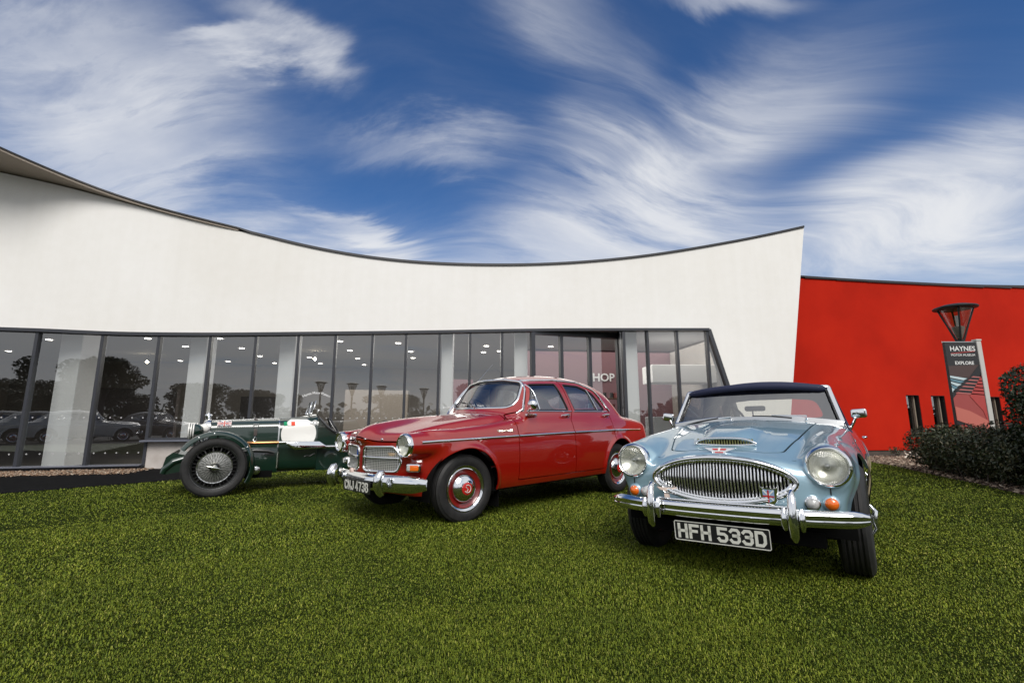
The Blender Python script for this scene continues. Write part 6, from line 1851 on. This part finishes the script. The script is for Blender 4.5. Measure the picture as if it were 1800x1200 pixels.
# ------------------------------------------------------------------ planting bed
bed = [(7.6, 12.3), (8.35, 11.35), (7.95, 9.9), (7.4, 8.55), (7.0, 7.4), (6.5, 6.2), (6.1, 4.8), (6.3, 2.5), (16, 2.5), (20, 14.4), (7.6, 12.62)]
tag(obj('planting_bed', ([(x, y, -.004) for x, y in bed], [tuple(range(len(bed)))]), mat('bed_soil', fn=mottled((.05, .035, .025), (.12, .09, .065), 12, bscale=50, bstr=.6), rough=.95)), kind='structure')
pts = rng.uniform((6.0, 4.5), (13.5, 13.6), (60000, 2)); pts = pts[(sdpoly(bed, pts[:, 0], pts[:, 1]) < -.02)][:17000]
C = np.concatenate([pts, rng.uniform(0, .03, (len(pts), 1))], 1)
tag(quad_stuff('bark_mulch', C, .024, mat('bark_chips', rough=.9, fn=island_colour([(0, (.07, .045, .03)), (.4, (.20, .14, .10)), (.8, (.36, .28, .21)), (1, (.5, .42, .33))]))), 'pale bark chips spread over the bed beside the lawn', 'mulch', kind='stuff')
# gravel by the glass
g0 = []
for p in np.linspace(-250, 300, 5200):
    X, Y, H = plan(p); d = rng.uniform(.02, 1.0); g0.append((X + rng.normal() * .02 + .25 * d, Y - d, .008 + rng.uniform(0, .02)))
tag(quad_stuff('gravel', np.array(g0), .014, mat('gravel_tan', rough=.9, fn=island_colour([(0, (.12, .07, .045)), (.5, (.28, .17, .10)), (1, (.45, .38, .30))]))), 'strip of tan gravel under the glass front', 'gravel', kind='stuff')
# small dry plants along the red plinth, and bleached twigs
for i, (px, py, hh, lab) in enumerate(((1554, 800, .42, 'small rusty-leaved plant against the red wall beside the blue car'), (1578, 804, .30, 'small dark-leaved plant against the red wall left of the bleached twigs'))):
    q = at_z(px, py, 0); r0 = empty('small_plant', (float(q[0]), float(q[1]), 0)); st = []; lv = []
    for k in range(12):
        a = rng.uniform(0, 6.28); e = (.14 * math.cos(a) * rng.uniform(.4, 1.6), .14 * math.sin(a), hh * rng.uniform(.6, 1)); st.append(tube([(0, 0, 0), (e[0] * .4, e[1] * .4, e[2] * .6), e], [.007, .005, .002], 5))
        for j in range(14): lv.append(np.array(e) * rng.uniform(.6, 1.05) + rng.normal(size=3) * .03)
    obj('stems', join(*st), M_TWIG, r0); lv = np.array(lv)
    obj('leaves', leaf_cloud(lv, np.tile([0, 0, 1.0], (len(lv), 1)), .02), leafmat('rust_leaf', [(.10, .04, .015), (.16, .07, .02), (.07, .05, .02)]) if i == 0 else hedge_leaf, r0)
    tag(r0, lab, 'plant', 'small plants by the red wall')
for i, (px, py, lab) in enumerate(((1597, 806, 'forked bleached twig on the bark chips'), (1613, 806, 'bleached stub of branch beside the forked twig'))):
    q = at_z(px, py, 0); r0 = empty('bleached_twig', (float(q[0]), float(q[1]), 0.02))
    wd = mat('bleached_wood', fn=mottled((.5, .43, .35), (.66, .6, .52), 20), rough=.8)
    obj('stem', tube([(-.10, 0, 0), (0, .02, .05), (.05, .02, .12), (.13, 0, .18)] if i == 0 else [(.02, 0, 0), (.0, .01, .08), (-.04, .0, .17)], [.03, .028, .024, .018][:4 if i == 0 else 3], 8), wd, r0, 60)
    obj('fork', tube([(0, .02, .05), (-.05, .02, .11), (-.06, .02, .17)] if i == 0 else [(0, 0, .05), (.05, .0, .09)], [.024, .02, .014][:3 if i == 0 else 2], 8), wd, r0, 60)
    tag(r0, lab, 'twig')
# ------------------------------------------------------------------ trees beyond the car park, seen in the glass
tree_leaf = leafmat('tree_leaf', [(.016, .026, .008), (.03, .045, .013), (.05, .06, .02), (.065, .055, .02)])
bark = mat('bark', fn=mottled((.05, .04, .03), (.09, .075, .06), 6, bscale=25, bstr=.5), rough=.9)
def make_tree(h, w, n):
    root = empty('tree')
    obj('trunk', join(tube([(0, 0, -.1), (.05, 0, h * .3), (0, .08, h * .6), (.05, 0, h * .85)], [.24, .19, .12, .04], 10), *[tube([(0, 0, h * (.25 + .08 * k)), (w * .3 * math.cos(k * 2.2), w * .3 * math.sin(k * 2.2), h * (.45 + .07 * k)), (w * .55 * math.cos(k * 2.2), w * .55 * math.sin(k * 2.2), h * (.55 + .07 * k))], [.10, .06, .02], 6) for k in range(6)]), bark, root, 60)
    bl = [((rng.normal() * w * .36, rng.normal() * w * .36, h * rng.uniform(.45, .88)), (w * rng.uniform(.2, .38),) * 2 + (h * rng.uniform(.08, .16),)) for _ in range(16)]
    P, d = blob_points(n, bl, .6); obj('crown', leaf_cloud(P, d, .13, .55), tree_leaf, root)
    return root
t0 = make_tree(7.5, 3.8, 9000)
spots = []
for px, yv in ((20, 45), (90, 52), (175, 44), (225, 58), (330, 60), (430, 64), (700, 66), (850, 62)):
    q = mirrored(max(px, -50), 700, yv); spots.append(q)
for i, q in enumerate(spots):
    tr = t0 if i == 0 else dup(t0)
    tr.location = (q[0], q[1], -.03); tr.rotation_euler = (0, 0, i * 1.3); s_ = .78 + .13 * ((i * 7) % 5) / 2; tr.scale = (s_, s_, s_ * (.72 + .1 * (i % 3)))
    tag(tr, '%s broadleaf tree from the left mirrored in the glass front' % ('first', 'second', 'third', 'fourth', 'fifth', 'sixth', 'seventh', 'eighth')[i], 'tree', 'trees beyond the car park')
# far hedge line beyond the car park
hp_ = []
for k in range(9000):
    a = rng.uniform(R(95), R(265)); r_ = 78 + rng.normal() * 2
    hp_.append((math.sin(a) * r_, math.cos(a) * r_, abs(rng.normal()) * 1.5))
hp_ = np.array(hp_)
tag(obj('distant_trees', leaf_cloud(hp_, np.tile([0, 0, 1.0], (len(hp_), 1)), .75, .6), tree_leaf), 'far dark line of trees beyond the car park', 'trees', kind='stuff')

# ------------------------------------------------------------------ dark old cars parked behind the photographer, dimly mirrored
for i, (px, yv, rz, col) in enumerate(((140, 25, 20, (.012, .012, .014)), (215, 24, -15, (.55, .55, .53)), (318, 26, 30, (.02, .012, .012)))):
    q = mirrored(px, 740, yv); c = dup(saloon); c.location = (q[0], q[1], -.02); c.rotation_euler = (0, 0, R(rz)); c.name = 'parked_saloon_car'
    pm = mat('parked_paint_%d' % i, col, .3, coat=1.0)
    for o in c.children:
        if o.type == 'MESH' and o.material_slots and o.material_slots[0].material == MATS['red_car_paint']:
            o.material_slots[0].link = 'OBJECT'; o.material_slots[0].material = pm
    tag(c, ('black saloon mirrored in the glass beside the leftmost column', 'pale saloon mirrored in the third pane from the left', 'dark maroon saloon mirrored behind the green car radiator')[i], 'car', 'saloons parked behind the photographer')

# ------------------------------------------------------------------ short turf blades, fewer and broader with distance
def grass():
    VV = []; FF = []; base = 0
    for (r0, r1, dens, L, W, seg) in ((1.2, 2.6, 30000, .0165, .0018, 3), (2.6, 4.0, 17000, .0175, .0024, 3), (4.0, 6.0, 8000, .019, .0036, 3), (6.0, 9.0, 3400, .021, .0060, 1), (9.0, 14.5, 1100, .025, .011, 1)):
        # ring sector ahead of the photographer, a little wider than the view
        A0, A1 = R(-62), R(62); area = (r1 * r1 - r0 * r0) / 2 * (A1 - A0); n = int(area * dens)
        r = np.sqrt(rng.uniform(r0 * r0, r1 * r1, n)); a = rng.uniform(A0, A1, n); x = r * np.sin(a); y = r * np.cos(a)
        k = sdpoly(lawn_poly, x, y) < -.004; x, y = x[k], y[k]; n = len(x)
        th = rng.uniform(0, 2 * np.pi, n); ln = rng.uniform(.3, 1.35, n); Lh = L * rng.uniform(.65, 1.3, n)
        clump = .82 + .25 * np.sin(x * 3.1 + 1.3 * np.sin(y * 2.3)) * np.sin(y * 2.7 + x)
        Lh = Lh * clump.clip(.6, 1.2)
        d = np.stack([np.cos(th), np.sin(th), np.zeros(n)], 1); s = np.stack([-np.sin(th), np.cos(th), np.zeros(n)], 1)
        B = np.stack([x, y, np.full(n, -.002)], 1); w = (W * rng.uniform(.7, 1.3, n))[:, None]; up = np.array([0, 0, 1.0])
        M = B + up * (Lh * .62)[:, None] + d * (Lh * .22 * ln)[:, None]; T = B + up * (Lh * (1.0 - .42 * ln))[:, None] + d * (Lh * .75 * ln)[:, None]
        if seg == 3:
            V = np.stack([B - s * w, B + s * w, M - s * w * .7, M + s * w * .7, T], 1); q = np.array([(0, 1, 3), (0, 3, 2), (2, 3, 4)])
        else:
            V = np.stack([B - s * w, B + s * w, T], 1); q = np.array([(0, 1, 2)])
        m = V.shape[1]; VV.append(V.reshape(-1, 3)); FF.append((base + np.arange(n)[:, None, None] * m + q[None]).reshape(-1, 3)); base += n * m
    V = np.concatenate(VV); F = np.concatenate(FF)
    def fn(nt, b):
        g = nt.nodes.new('ShaderNodeNewGeometry')
        c = ramp(nt, g.outputs['Random Per Island'], [(0, (.030, .046, .005)), (.3, (.090, .125, .011)), (.65, (.148, .188, .016)), (.92, (.215, .24, .028)), (1, (.32, .31, .08))])
        f2 = nz(nt, 1.6, 6, .65); m = nt.nodes.new('ShaderNodeMix'); m.data_type = 'RGBA'; m.blend_type = 'MULTIPLY'; m.inputs[0].default_value = 1.0
        nt.links.new(c, m.inputs['A']); nt.links.new(ramp(nt, f2, [(.32, (.72, .77, .72)), (.66, (1.12, 1.10, 1.0))]), m.inputs['B']); nt.links.new(m.outputs['Result'], b.inputs['Base Color'])
    o = obj('grass', (V, F), mat('turf_blades', rough=.6, spec=.15, fn=fn))
    tag(o, 'short bright green turf covering the lawn', 'grass', kind='stuff')
grass()
